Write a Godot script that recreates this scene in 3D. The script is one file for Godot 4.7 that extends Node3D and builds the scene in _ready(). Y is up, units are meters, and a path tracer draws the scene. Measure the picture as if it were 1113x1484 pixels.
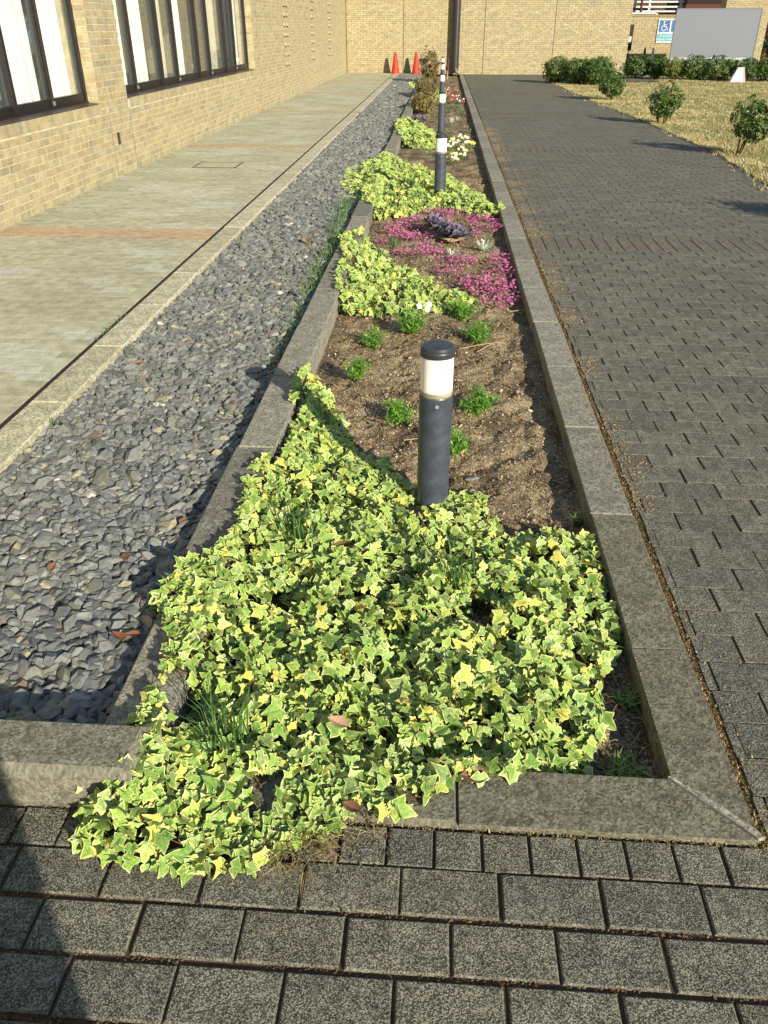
extends Node3D

# ---------------------------------------------------------------- mesh collector
class MB:
	var v := PackedVector3Array()
	var n := PackedVector3Array()
	var c := PackedColorArray()
	var uv := PackedVector2Array()
	func tri(a: Vector3, b: Vector3, d: Vector3, col := Color.WHITE):      # counter-clockwise seen from outside
		var nn := (b - a).cross(d - a).normalized()
		v.append(a); v.append(d); v.append(b)
		n.append(nn); n.append(nn); n.append(nn)
		c.append(col); c.append(col); c.append(col)
		uv.append(Vector2.ZERO); uv.append(Vector2.ZERO); uv.append(Vector2.ZERO)
	func quad(a, b, d, e, col := Color.WHITE):
		tri(a, b, d, col); tri(a, d, e, col)
	func tri_n(a, b, d, na, nb, nd, col := Color.WHITE, ua := Vector2.ZERO, ub := Vector2.ZERO, ud := Vector2.ZERO):
		v.append(a); v.append(d); v.append(b)
		n.append(na); n.append(nd); n.append(nb)
		c.append(col); c.append(col); c.append(col)
		uv.append(ua); uv.append(ud); uv.append(ub)
	func box(lo: Vector3, hi: Vector3, col := Color.WHITE):
		hexa([Vector3(lo.x, lo.y, hi.z), Vector3(hi.x, lo.y, hi.z), Vector3(hi.x, lo.y, lo.z), Vector3(lo.x, lo.y, lo.z),
			Vector3(lo.x, hi.y, hi.z), Vector3(hi.x, hi.y, hi.z), Vector3(hi.x, hi.y, lo.z), Vector3(lo.x, hi.y, lo.z)], col)
	func hexa(p: Array, col := Color.WHITE):       # bottom ring then top ring, both counter-clockwise from above
		quad(p[4], p[5], p[6], p[7], col); quad(p[3], p[2], p[1], p[0], col)
		for i in 4:
			var j := (i + 1) % 4
			quad(p[i], p[j], p[4 + j], p[4 + i], col)
	func bev(lo: Vector3, hi: Vector3, b: float, col := Color.WHITE):      # box with its top edges chamfered, no underside
		var y := hi.y - b
		var r0 := [Vector3(lo.x, lo.y, hi.z), Vector3(hi.x, lo.y, hi.z), Vector3(hi.x, lo.y, lo.z), Vector3(lo.x, lo.y, lo.z)]
		var r1 := [Vector3(lo.x, y, hi.z), Vector3(hi.x, y, hi.z), Vector3(hi.x, y, lo.z), Vector3(lo.x, y, lo.z)]
		var r2 := [Vector3(lo.x + b, hi.y, hi.z - b), Vector3(hi.x - b, hi.y, hi.z - b), Vector3(hi.x - b, hi.y, lo.z + b), Vector3(lo.x + b, hi.y, lo.z + b)]
		for i in 4:
			var j := (i + 1) % 4
			quad(r0[i], r0[j], r1[j], r1[i], col); quad(r1[i], r1[j], r2[j], r2[i], col)
		quad(r2[0], r2[1], r2[2], r2[3], col)
	func prism(poly: Array, y0: float, y1: float, col := Color.WHITE):     # convex outline, counter-clockwise from above (x, z)
		for i in poly.size():
			var a: Vector2 = poly[i]
			var b: Vector2 = poly[(i + 1) % poly.size()]
			quad(Vector3(a.x, y0, a.y), Vector3(b.x, y0, b.y), Vector3(b.x, y1, b.y), Vector3(a.x, y1, a.y), col)
		for i in range(1, poly.size() - 1):
			var a: Vector2 = poly[0]; var b: Vector2 = poly[i]; var d: Vector2 = poly[i + 1]
			tri(Vector3(a.x, y1, a.y), Vector3(b.x, y1, b.y), Vector3(d.x, y1, d.y), col)
	func lathe(prof: Array, seg: int, col := Color.WHITE, at := Vector3.ZERO):   # [r, y] from bottom to top
		for k in prof.size() - 1:
			var r0: float = prof[k][0]; var y0: float = prof[k][1]; var r1: float = prof[k + 1][0]; var y1: float = prof[k + 1][1]
			var s := Vector2(y1 - y0, r0 - r1).normalized()
			for i in seg:
				var t0 := TAU * i / seg; var t1 := TAU * (i + 1) / seg
				var d0 := Vector3(cos(t0), 0, -sin(t0)); var d1 := Vector3(cos(t1), 0, -sin(t1))
				var n0 := Vector3(d0.x * s.x, s.y, d0.z * s.x); var n1 := Vector3(d1.x * s.x, s.y, d1.z * s.x)
				var a := at + d0 * r0 + Vector3(0, y0, 0); var b := at + d1 * r0 + Vector3(0, y0, 0)
				var e := at + d1 * r1 + Vector3(0, y1, 0); var f := at + d0 * r1 + Vector3(0, y1, 0)
				if r0 > 1e-6: tri_n(a, b, e, n0, n1, n1, col)
				if r1 > 1e-6: tri_n(a, e, f, n0, n1, n0, col)
	func tube(pts: Array, radii: Array, seg: int, col := Color.WHITE):
		var prev := []
		for k in pts.size():
			var p: Vector3 = pts[k]
			var d: Vector3 = (pts[mini(k + 1, pts.size() - 1)] - pts[maxi(k - 1, 0)])
			d = d.normalized() if d.length() > 1e-9 else Vector3.UP
			var s := d.cross(Vector3.RIGHT if absf(d.x) < 0.8 else Vector3.BACK).normalized()
			var t := d.cross(s)
			var ring := []
			for i in seg:
				var a := TAU * i / seg
				ring.append(s * cos(a) + t * sin(a))
			if k > 0:
				for i in seg:
					var j := (i + 1) % seg
					var q: Vector3 = pts[k - 1]
					var a0: Vector3 = q + prev[i] * radii[k - 1]; var a1: Vector3 = q + prev[j] * radii[k - 1]
					var b0: Vector3 = p + ring[i] * radii[k]; var b1: Vector3 = p + ring[j] * radii[k]
					tri_n(a0, a1, b1, prev[i], prev[j], ring[j], col); tri_n(a0, b1, b0, prev[i], ring[j], ring[i], col)
			prev = ring
	func add(o: MB, xf: Transform3D, tint = null):
		v.append_array(xf * o.v)
		n.append_array(Transform3D(xf.basis.orthonormalized(), Vector3.ZERO) * o.n)
		uv.append_array(o.uv)
		if tint == null: c.append_array(o.c)
		else:
			var cc := PackedColorArray(); cc.resize(o.v.size()); cc.fill(tint); c.append_array(cc)
	func mesh() -> ArrayMesh:
		var a := []; a.resize(Mesh.ARRAY_MAX)
		a[Mesh.ARRAY_VERTEX] = v; a[Mesh.ARRAY_NORMAL] = n; a[Mesh.ARRAY_COLOR] = c; a[Mesh.ARRAY_TEX_UV] = uv
		var m := ArrayMesh.new()
		m.add_surface_from_arrays(Mesh.PRIMITIVE_TRIANGLES, a)
		return m

var rng := RandomNumberGenerator.new()
var cam: Camera3D
var noise := FastNoiseLite.new()
var M := {}
var taken := {}
const SUN_EL := 21.0
var sun_h := Vector2(0.615, 0.7885)      # towards the sun on the ground (x, z)
const APRON_Y := 0.04
const WALL_X := -3.68
const END_Z := -34.2

# ---------------------------------------------------------------- small helpers
func S(r, g, b) -> Color:                # an sRGB triple as a linear colour
	return Color(r / 255.0, g / 255.0, b / 255.0).srgb_to_linear()
func rr(a: float, b: float) -> float: return rng.randf_range(a, b)
func numbered(called: String) -> String:
	var k: int = taken.get(called, 0)
	taken[called] = k + 1
	return called if k == 0 else "%s_%03d" % [called, k]
func tag(o: Node, label := "", category := "", group := "", kind := ""):
	if label: o.set_meta("label", label)
	if category: o.set_meta("category", category)
	if group: o.set_meta("group", group)
	if kind: o.set_meta("kind", kind)
func base(called: String, at := Vector3.ZERO) -> Node3D:
	var o := Node3D.new(); o.name = numbered(called); add_child(o); o.position = at
	return o
func put(mb, called: String, mat: Material, parent: Node = self) -> MeshInstance3D:
	var o := MeshInstance3D.new()
	o.mesh = mb.mesh() if mb is MB else mb
	o.material_override = mat
	o.name = numbered(called) if parent == self else called
	parent.add_child(o, true)
	return o
func struct_put(mb, called: String, mat: Material) -> MeshInstance3D:
	var o := put(mb, called, mat); o.set_meta("kind", "structure"); return o
func multi(mb: MB, called: String, mat: Material, xfs: Array, cols: Array, parent: Node) -> MultiMeshInstance3D:
	var mm := MultiMesh.new()
	mm.transform_format = MultiMesh.TRANSFORM_3D; mm.use_colors = true
	mm.mesh = mb.mesh(); mm.instance_count = xfs.size()
	for i in xfs.size():
		mm.set_instance_transform(i, xfs[i]); mm.set_instance_color(i, cols[i])
	var o := MultiMeshInstance3D.new(); o.multimesh = mm; o.material_override = mat
	o.name = numbered(called) if parent == self else called
	parent.add_child(o, true)
	o.set_meta("kind", "stuff")
	return o
func seen(p: Vector3) -> float:          # about how large a piece at p shows; 0 outside the frame
	var q := cam.transform.affine_inverse() * p
	if q.z > -0.2: return 0.0
	var t := tan(deg_to_rad(cam.fov * 0.5))
	if absf(q.y / q.z) > t * 1.03 or absf(q.x / q.z) > t * 0.75 * 1.03: return 0.0
	return 1.0 / -q.z
# pieces: [mesh index, Transform3D]; the 300 that show largest become parts, the rest one part of kind stuff
func lay(parent: Node3D, one: String, many: String, kinds: Array, pieces: Array, mat: Material, keep := 300, facing := Vector3.ZERO):
	var meshes := []
	for k in kinds: meshes.append(k.mesh())
	var order := []
	for i in pieces.size():
		var p: Vector3 = pieces[i][1].origin + parent.position
		var w := seen(p)
		if facing != Vector3.ZERO and w > 0.0: w *= w * absf((cam.position - p).normalized().dot(facing))
		order.append([w, i])
	order.sort_custom(func(a, b): return a[0] > b[0])
	var rest := MB.new()
	for k in order.size():
		var q: Array = pieces[order[k][1]]
		if k < keep and order[k][0] > 0.0:
			var o := put(meshes[q[0]], one, mat, parent)
			o.transform = q[1]
		else:
			rest.add(kinds[q[0]], q[1])
	if rest.v.size():
		var o := put(rest, many, mat, parent); o.set_meta("kind", "stuff")

func grain(size: int, layers: Array, lo: float, hi: float, gamma := 1.0) -> Image:
	# layers: [noise type, frequency, weight, seed]; a grey picture between lo and hi
	var sum := PackedFloat32Array(); sum.resize(size * size)
	var tot := 0.0
	for l in layers:
		var f := FastNoiseLite.new(); f.noise_type = l[0]; f.frequency = l[1]; f.seed = l[3]
		if l[0] == FastNoiseLite.TYPE_CELLULAR:
			f.cellular_return_type = FastNoiseLite.RETURN_CELL_VALUE
			f.fractal_type = FastNoiseLite.FRACTAL_NONE
		var d := f.get_seamless_image(size, size).get_data()
		for i in size * size: sum[i] += d[i] * l[2] / 255.0
		tot += l[2]
	var out := PackedByteArray(); out.resize(size * size)
	for i in size * size: out[i] = int(255.0 * clampf(lerpf(lo, hi, pow(clampf(sum[i] / tot, 0, 1), gamma)), 0, 1))
	return Image.create_from_data(size, size, false, Image.FORMAT_L8, out)
func tex(im: Image) -> ImageTexture:
	var k := im.duplicate(); k.convert(Image.FORMAT_RGB8); k.generate_mipmaps()
	return ImageTexture.create_from_image(k)
func bump(im: Image, s: float) -> ImageTexture:
	var k := im.duplicate(); k.bump_map_to_normal_map(s)
	return ImageTexture.create_from_image(k)
func vmat(rough: float, im: Image = null, scale := 1.0, nrm := 0.0, spec := 0.4) -> StandardMaterial3D:
	var m := StandardMaterial3D.new()
	m.vertex_color_use_as_albedo = true; m.roughness = rough; m.metallic_specular = spec
	if im:
		m.albedo_texture = tex(im); m.uv1_triplanar = true; m.uv1_world_triplanar = true; m.uv1_scale = Vector3.ONE * scale
		if nrm > 0.0:
			m.normal_enabled = true; m.normal_texture = bump(im, 4.0); m.normal_scale = nrm
	return m
func leafmat(back: Color, rough := 0.5) -> StandardMaterial3D:
	var m := vmat(rough); m.cull_mode = BaseMaterial3D.CULL_DISABLED
	m.backlight_enabled = true; m.backlight = back
	return m

func _ready():
	rng.seed = 20240117
	noise.seed = 7; noise.frequency = 1.0; noise.fractal_octaves = 3
	# ---- camera
	cam = Camera3D.new(); cam.name = "camera"; add_child(cam)
	cam.fov = 65.66; cam.near = 0.05; cam.far = 900.0
	cam.position = Vector3(0, 1.5, 0); cam.rotation_degrees = Vector3(-31.4, 3.77, 0)
	cam.current = true
	# ---- sky and exposure
	var e := Environment.new()
	e.background_mode = Environment.BG_SKY
	var sm := ProceduralSkyMaterial.new()
	sm.sky_top_color = Color(0.46, 0.58, 0.74); sm.sky_horizon_color = Color(0.84, 0.87, 0.86); sm.sky_curve = 0.14
	sm.ground_bottom_color = Color(0.30, 0.28, 0.25); sm.ground_horizon_color = Color(0.60, 0.60, 0.58)
	sm.sun_angle_max = 1.0
	var sky := Sky.new(); sky.sky_material = sm; e.sky = sky
	e.background_energy_multiplier = 0.62
	e.tonemap_mode = Environment.TONE_MAPPER_LINEAR
	e.tonemap_exposure = 1.85
	e.sdfgi_enabled = true; e.ssao_enabled = true; e.ssil_enabled = true
	var we := WorldEnvironment.new(); we.name = "world_environment"; we.environment = e; add_child(we)
	# ---- sun
	var sun := DirectionalLight3D.new(); sun.name = "sun"; add_child(sun)
	sun.light_energy = 1.6; sun.light_color = Color(1.0, 0.955, 0.87); sun.light_angular_distance = 0.5; sun.shadow_enabled = true
	var el := deg_to_rad(SUN_EL)
	var to_sun := Vector3(sun_h.x * cos(el), sin(el), sun_h.y * cos(el)).normalized()
	sun.look_at_from_position(to_sun * 50.0, Vector3.ZERO, Vector3.UP)
	materials()
	setting()
	buildings()
	yard_back()
	bed_plants()
	small_things()

func materials():
	var SX := FastNoiseLite.TYPE_SIMPLEX_SMOOTH
	var VA := FastNoiseLite.TYPE_VALUE
	var CE := FastNoiseLite.TYPE_CELLULAR
	var grit := grain(512, [[CE, 0.30, 1.0, 3], [CE, 0.5, 0.5, 9], [SX, 0.012, 0.35, 5]], 0.26, 1.30, 1.35)
	var fine := grain(512, [[CE, 0.30, 0.7, 13], [SX, 0.05, 0.5, 19], [SX, 0.01, 0.9, 15]], 0.66, 1.04, 1.0)
	var soft := grain(256, [[SX, 0.02, 1.0, 23], [SX, 0.09, 0.6, 29]], 0.6, 1.0, 1.0)
	M.paver = vmat(0.85, grit, 2.5, 0.7, 0.3)
	M.apron = vmat(0.9, fine, 1.7, 0.35, 0.3)
	var rough := grain(512, [[CE, 0.20, 0.8, 43], [CE, 0.06, 0.3, 47], [SX, 0.04, 0.7, 49], [SX, 0.012, 0.5, 45]], 0.45, 1.15, 1.0)
	M.kerb = vmat(0.92, rough, 1.7, 0.9, 0.25)
	M.board = vmat(0.45)
	M.sand = vmat(1.0, fine, 1.6, 0.8, 0.1)
	M.soil = vmat(1.0, grit, 1.5, 1.0, 0.1)
	M.brick = vmat(0.8, fine, 1.1, 0.25, 0.35)
	M.mortar = vmat(0.95, fine, 1.2, 0.3, 0.2)
	M.stone = vmat(0.72, soft, 9.0, 0.5, 0.45)
	M.plain = vmat(0.6, soft, 2.0)
	M.matte = vmat(0.9, soft, 3.0)
	M.cloth = vmat(0.95)
	M.bark = vmat(0.95, fine, 6.0, 0.8, 0.2)
	M.metal = vmat(0.42, soft, 3.0, 0.0, 0.5)
	M.plant = leafmat(Color(0.45, 0.5, 0.2), 0.55)
	M.shrub = leafmat(Color(0.25, 0.3, 0.1), 0.42)
	M.petal = leafmat(Color(0.5, 0.4, 0.45), 0.7)
	M.dry = leafmat(Color(0.3, 0.2, 0.1), 0.8)
	var lens := vmat(0.28); M.lens = lens
	lens.backlight_enabled = true; lens.backlight = Color(0.5, 0.48, 0.42)
	var gl := StandardMaterial3D.new(); M.glass = gl
	gl.albedo_color = Color(0.75, 0.85, 0.82, 0.04); gl.transparency = BaseMaterial3D.TRANSPARENCY_ALPHA; gl.roughness = 0.02; gl.metallic_specular = 0.6

# ================================================================ the setting
func lawn_edge(z: float) -> float:
	var t := [[3.0, 3.6], [-9.7, 3.66], [-12.0, 3.85], [-14.0, 3.84], [-16.5, 3.81], [-20.0, 3.66], [-23.5, 3.56], [-28.0, 3.5], [-29.2, 3.6], [-30.0, 7.2], [-40.0, 7.2]]
	for i in t.size() - 1:
		if z <= t[i][0] and z >= t[i + 1][0]:
			return lerpf(t[i][1], t[i + 1][1], (t[i][0] - z) / (t[i][0] - t[i + 1][0])) + 0.03 * noise.get_noise_2d(z * 1.7, 3.0)
	return 3.6
func soil_y(x: float, z: float) -> float:
	var e := clampf(minf(0.58 - x, x + 0.62) / 0.12, 0, 1)
	return -0.064 + 0.028 * noise.get_noise_2d(x * 2.2, z * 2.2) * e + 0.022 * noise.get_noise_2d(x * 7, z * 7) * e + 0.014 * e
func kinds_of(cols: Array, lo: Vector3, hi: Vector3, b: float) -> Array:
	var out := []
	for q in cols:
		var m := MB.new(); m.bev(lo, hi, b, q); out.append(m)
	return out

func setting():
	# ---- one sheet of earth to the horizon
	var g := MB.new()
	g.quad(Vector3(-400, -0.16, 400), Vector3(400, -0.16, 400), Vector3(400, -0.16, -400), Vector3(-400, -0.16, -400), S(110, 98, 78))
	struct_put(g, "ground", M.sand)

	# ---- dark interlocking paving of the path
	var path := base("path"); tag(path, "dark grey interlocking block paving beside the flower bed", "", "", "structure")
	var s := MB.new()
	var sandc := S(92, 84, 64)
	s.box(Vector3(-3.2, -0.12, -1.13), Vector3(9.0, -0.0065, 3.0), S(88, 72, 58))
	s.box(Vector3(0.73, -0.12, END_Z), Vector3(9.0, -0.004, -1.13), sandc)
	put(s, "joint_sand", M.sand, path)
	var tones := []
	for q in [[140, 139, 123], [135, 134, 119], [145, 143, 127], [130, 129, 116], [138, 135, 118], [143, 141, 124]]: tones.append(S(q[0], q[1], q[2]))
	var reds := []
	for q in [[142, 135, 118], [138, 133, 117], [145, 136, 118]]: reds.append(S(q[0], q[1], q[2]))
	var L := 0.204; var D := 0.114; var gap := 0.007; var gz2 := 0.002
	var kinds := kinds_of(tones, Vector3(-L / 2 + gap / 2, -0.05, -D / 2 + gz2), Vector3(L / 2 - gap / 2, 0, D / 2 - gz2), 0.001)       # 0-5 whole
	kinds.append_array(kinds_of(tones, Vector3(-L / 4 + gap / 2, -0.05, -D / 2 + gz2), Vector3(L / 4 - gap / 2, 0, D / 2 - gz2), 0.001))  # 6-11 half
	kinds.append_array(kinds_of(reds, Vector3(-L / 4 + 0.0028, -0.05, -D * 2 + gz2), Vector3(L / 4 - 0.0028, 0, D * 2 - gz2), 0.002))                 # 12-14 turned
	kinds.append_array(kinds_of(tones, Vector3(-L / 2 + gap / 2, -0.05, -D / 2 + 0.0055), Vector3(L / 2 - gap / 2, 0, D / 2 - 0.0055), 0.0035))                  # 15-20 near whole, wider joints
	kinds.append_array(kinds_of(tones, Vector3(-L / 4 + gap / 2, -0.05, -0.044), Vector3(L / 4 - gap / 2, 0, 0.046), 0.002))                              # 21-26 header row
	var pcs := []
	var zrow := 1.4
	var front := -1.035
	for k in range(-21, 292):
		var z1 := front - k * D                  # nearer edge of the row
		var zc := z1 - D / 2
		if z1 - D < END_Z + 0.02: break
		var band := -1
		for b in [-6.98, -12.72, -18.46, -24.2]:
			if zc < b + 0.456 and zc > b: band = int((zc - b) / D)
		var x0 := -3.2 if zc > front else 0.760
		var x1 := lawn_edge(zc)
		var xx := 0.07 - L * 20 + (L / 2 if k % 2 != 0 else 0.0)
		if band >= 0:
			if band == 1:
				var x := x0 + L / 4
				while x < x1:
					pcs.append([12 + rng.randi() % 3, jig(Vector3(x, 0, zc + D / 2), 0.001)]); x += L / 2
			continue
		while xx < x1:
			if xx + L > x0 and xx + L / 2 < x1 + 0.06:
				if xx < x0 - 0.02:
					var w := xx + L - x0
					if w > 0.01:
						var xf := jig(Vector3(x0 + w / 2, 0, zc), 0.002)
						xf.basis = xf.basis * Basis.from_scale(Vector3(w / (L / 2), 1, 1))
						pcs.append([6 + rng.randi() % 6, xf])
				else:
					pcs.append([rng.randi() % 6 + (15 if zc > front else 0), jig(Vector3(xx + L / 2, 0, zc), 0.002)])
			xx += L
	var hx := -3.126
	while hx < 3.4:      # header course along the front kerb
		pcs.append([21 + rng.randi() % 6, jig(Vector3(hx + L / 4, 0, -1.081), 0.0015)]); hx += L / 2
	var kept := []
	for p in pcs:
		kept.append(p)
	lay(path, "paver", "distant_pavers", kinds, kept, M.paver, 300, Vector3.UP)

	# ---- pale paved walkway along the building
	var walk := base("walkway"); tag(walk, "pale paved walkway along the tan brick building", "", "", "structure")
	s = MB.new(); s.box(Vector3(WALL_X - 0.1, -0.1, END_Z), Vector3(-1.86, APRON_Y - 0.003, 3.0), S(164, 161, 132))
	put(s, "joint_sand", M.sand, walk)
	tones = []
	for q in [[190, 188, 158], [187, 185, 156], [193, 191, 161], [181, 179, 150], [200, 199, 178], [185, 182, 150]]: tones.append(S(q[0], q[1], q[2]))
	reds = []
	for q in [[198, 172, 138], [194, 168, 136], [201, 177, 143]]: reds.append(S(q[0], q[1], q[2]))
	L = 0.203; D = 0.1; gap = 0.0014
	kinds = kinds_of(tones, Vector3(-L / 2 + gap / 2, -0.03, -D / 2 + gap / 2), Vector3(L / 2 - gap / 2, 0, D / 2 - gap / 2), 0.0006)
	kinds.append_array(kinds_of(reds, Vector3(-L / 2 + gap / 2, -0.03, -D / 2 + gap / 2), Vector3(L / 2 - gap / 2, 0, D / 2 - gap / 2), 0.0006))
	pcs = []
	for k in range(0, 318):
		var zc := -2.35 - k * D
		if zc < END_Z + 0.05: break
		var red := false
		for b in [-6.55, -12.15, -17.75, -23.35, -28.95]:
			if zc < b and zc > b - 0.4: red = true
		var xx := -1.862 - (L if k % 2 else L / 2)
		if k % 2: pcs.append(half_piece(kinds, pcs, red, -1.862 - L / 4, zc))
		while xx > WALL_X - 0.09:
			if xx - L / 2 > WALL_X - 0.2:
				if true:
					var pale: float = noise.get_noise_2d(xx * 0.9, zc * 0.9)
					var v := (4 if rng.randf() < 0.6 else 2) if pale > 0.22 else (3 if pale < -0.25 else rng.randi() % 4)
					pcs.append([6 + rng.randi() % 3 if red else v, jig(Vector3(xx, APRON_Y, zc), 0.0008)])
			xx -= L
	lay(walk, "paver", "distant_pavers", kinds, pcs, M.apron, 300, Vector3.UP)
	# rubber expansion strip beside it
	s = MB.new(); s.box(Vector3(-1.861, -0.1, END_Z), Vector3(-1.832, APRON_Y - 0.004, 3.0), S(52, 44, 44))
	put(s, "expansion_joint", M.matte, walk)
	# manhole cover set into it
	var cover := base("manhole_cover", Vector3(-2.76, APRON_Y, -10.52)); tag(cover, "thin metal frame of a paved manhole cover in the pale walkway", "manhole cover")
	s = MB.new()
	for q in [[-0.27, -0.24, 0.27, -0.222], [-0.27, 0.222, 0.27, 0.24], [-0.27, -0.222, -0.252, 0.222], [0.252, -0.222, 0.27, 0.222]]:
		s.box(Vector3(q[0], -0.004, q[1]), Vector3(q[2], 0.004, q[3]), S(60, 56, 50))
	put(s, "frame", M.metal, cover)
	s = MB.new(); s.box(Vector3(-0.252, -0.004, -0.222), Vector3(0.252, 0.002, 0.222), S(190, 188, 154)); put(s, "plate", M.apron, cover)

	# ---- kerbs
	var greys := [S(158, 154, 138), S(151, 147, 132), S(164, 160, 144), S(140, 137, 124)]
	var kb := base("bed_kerb"); tag(kb, "", "", "", "structure")
	var z := -1.75
	var m := MB.new()
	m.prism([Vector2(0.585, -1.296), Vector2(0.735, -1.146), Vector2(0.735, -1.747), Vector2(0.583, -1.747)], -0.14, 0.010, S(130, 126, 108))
	put(m, "kerbstone", M.kerb, kb)
	while z > END_Z:
		m = MB.new()
		var z2 := maxf(z - 0.73, END_Z)
		var j := rr(-0.003, 0.003); var hy := 0.008 + rr(-0.003, 0.003)
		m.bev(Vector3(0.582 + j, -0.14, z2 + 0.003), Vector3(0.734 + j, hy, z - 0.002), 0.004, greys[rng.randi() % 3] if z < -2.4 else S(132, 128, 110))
		put(m, "kerbstone", M.kerb, kb); z = z2
	for q in [[0.09, 0.578], [-0.62, 0.0895]]:        # front run
		m = MB.new()
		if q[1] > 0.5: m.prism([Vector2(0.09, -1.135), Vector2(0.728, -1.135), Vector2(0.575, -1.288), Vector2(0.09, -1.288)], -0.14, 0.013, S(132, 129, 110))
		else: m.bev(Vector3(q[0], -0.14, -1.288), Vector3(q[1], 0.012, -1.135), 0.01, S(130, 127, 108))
		put(m, "kerbstone", M.kerb, kb)
	m = MB.new()                                        # pale mortar in the mitred corner
	m.prism([Vector2(0.5755, -1.2935), Vector2(0.7285, -1.1405), Vector2(0.7345, -1.1445), Vector2(0.5835, -1.296)], -0.13, 0.016, S(178, 172, 158))
	m.prism([Vector2(0.61, -1.262), Vector2(0.73, -1.138), Vector2(0.745, -1.142), Vector2(0.735, -1.158), Vector2(0.64, -1.252), Vector2(0.61, -1.272)], 0.005, 0.0165, S(172, 166, 152))
	put(m, "mortar", M.kerb, kb)
	var kg := base("gravel_kerb"); tag(kg, "", "", "", "structure")
	z = -1.29
	while z > -29.6:
		m = MB.new()
		var z2 := z - 0.76
		var j := rr(-0.008, 0.008); var hy := 0.066 + rr(-0.005, 0.005)
		m.bev(Vector3(-0.775 + j, -0.14, z2 + 0.003), Vector3(-0.622 + j, hy, z - 0.002), 0.004, greys[rng.randi() % 4])
		put(m, "kerbstone", M.kerb, kg); z = z2
	for q in [[-1.36, -0.63], [-2.1, -1.366], [-2.9, -2.106]]:
		m = MB.new(); m.bev(Vector3(q[0], -0.14, -1.288), Vector3(q[1], 0.118, -1.132), 0.018, S(140, 137, 120)); put(m, "kerbstone", M.kerb, kg)
	var ka := base("walkway_kerb"); tag(ka, "", "", "", "structure")
	z = 2.72
	while z > END_Z:
		m = MB.new()
		var z2 := maxf(z - 0.745, END_Z)
		m.bev(Vector3(-1.830, -0.14, z2 + 0.002), Vector3(-1.665 + rr(-0.003, 0.003), APRON_Y + 0.004 + rr(-0.002, 0.002), z - 0.002), 0.005, [S(206, 201, 170), S(200, 195, 165), S(211, 206, 176)][rng.randi() % 3])
		put(m, "kerbstone", M.kerb, ka); z = z2

	# ---- soil of the bed
	m = MB.new()
	var zz := [-1.29]
	while zz[-1] > END_Z: zz.append(maxf(END_Z, zz[-1] - (0.024 if zz[-1] > -5.5 else (0.05 if zz[-1] > -10 else 0.2))))
	for i in zz.size() - 1:
		var nx := 50 if zz[i] > -5.5 else (26 if zz[i] > -10 else 12)
		for k in nx:
			var xa := lerpf(-0.63, 0.59, float(k) / nx); var xb := lerpf(-0.63, 0.59, float(k + 1) / nx)
			var t: float = noise.get_noise_2d(xa * 3.0 + 40, zz[i] * 3.0)
			var col := S(184, 167, 136).lerp(S(128, 113, 92), clampf(0.5 + t, 0, 1)).lerp(S(204, 180, 136), clampf(noise.get_noise_2d(xa * 8, zz[i] * 8 + 90), 0, 1))
			var a := Vector3(xa, soil_y(xa, zz[i]), zz[i]); var b := Vector3(xb, soil_y(xb, zz[i]), zz[i])
			var c := Vector3(xb, soil_y(xb, zz[i + 1]), zz[i + 1]); var d := Vector3(xa, soil_y(xa, zz[i + 1]), zz[i + 1])
			m.quad(a, b, c, d, col)
	struct_put(m, "soil", M.soil)
	# ---- chips and crumbs on the soil
	var chip := MB.new(); stone_shape(chip, 5, 0.4, 11)
	var xs := []; var cs := []
	var chipc := [S(178, 152, 110), S(156, 128, 90), S(204, 186, 148), S(120, 96, 68), S(216, 208, 184), S(134, 106, 74), S(96, 76, 56)]
	for i in 26000:
		var zc := -1.3 - 9.5 * pow(rng.randf(), 1.4)
		var x := rr(-0.6, 0.57)
		var sz := rr(0.002, 0.0055) * (1.7 if rng.randf() < 0.08 else 1.0)
		xs.append(Transform3D(turned(1.2) * Basis.from_scale(Vector3(sz * rr(0.8, 2.2), sz * 0.6, sz)), Vector3(x, soil_y(x, zc) + sz * 0.1, zc)))
		cs.append(chipc[rng.randi() % 7 if rng.randf() < 0.7 else rng.randi() % 2])
	tag(multi(chip, "soil_chips", M.matte, xs, cs, self), "loose bark chips and crumbs strewn on the soil")

	# ---- gravel
	m = MB.new(); m.box(Vector3(-1.668, -0.14, END_Z), Vector3(-0.77, -0.02, -1.28), S(58, 58, 58)); struct_put(m, "gravel_base", M.sand)
	var gr := base("gravel"); tag(gr, "dark grey slate gravel between the two kerbs", "", "", "stuff")
	var lists := []; var colsl := []
	for k in 6: lists.append([]); colsl.append([])
	var gz := -1.30
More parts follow.
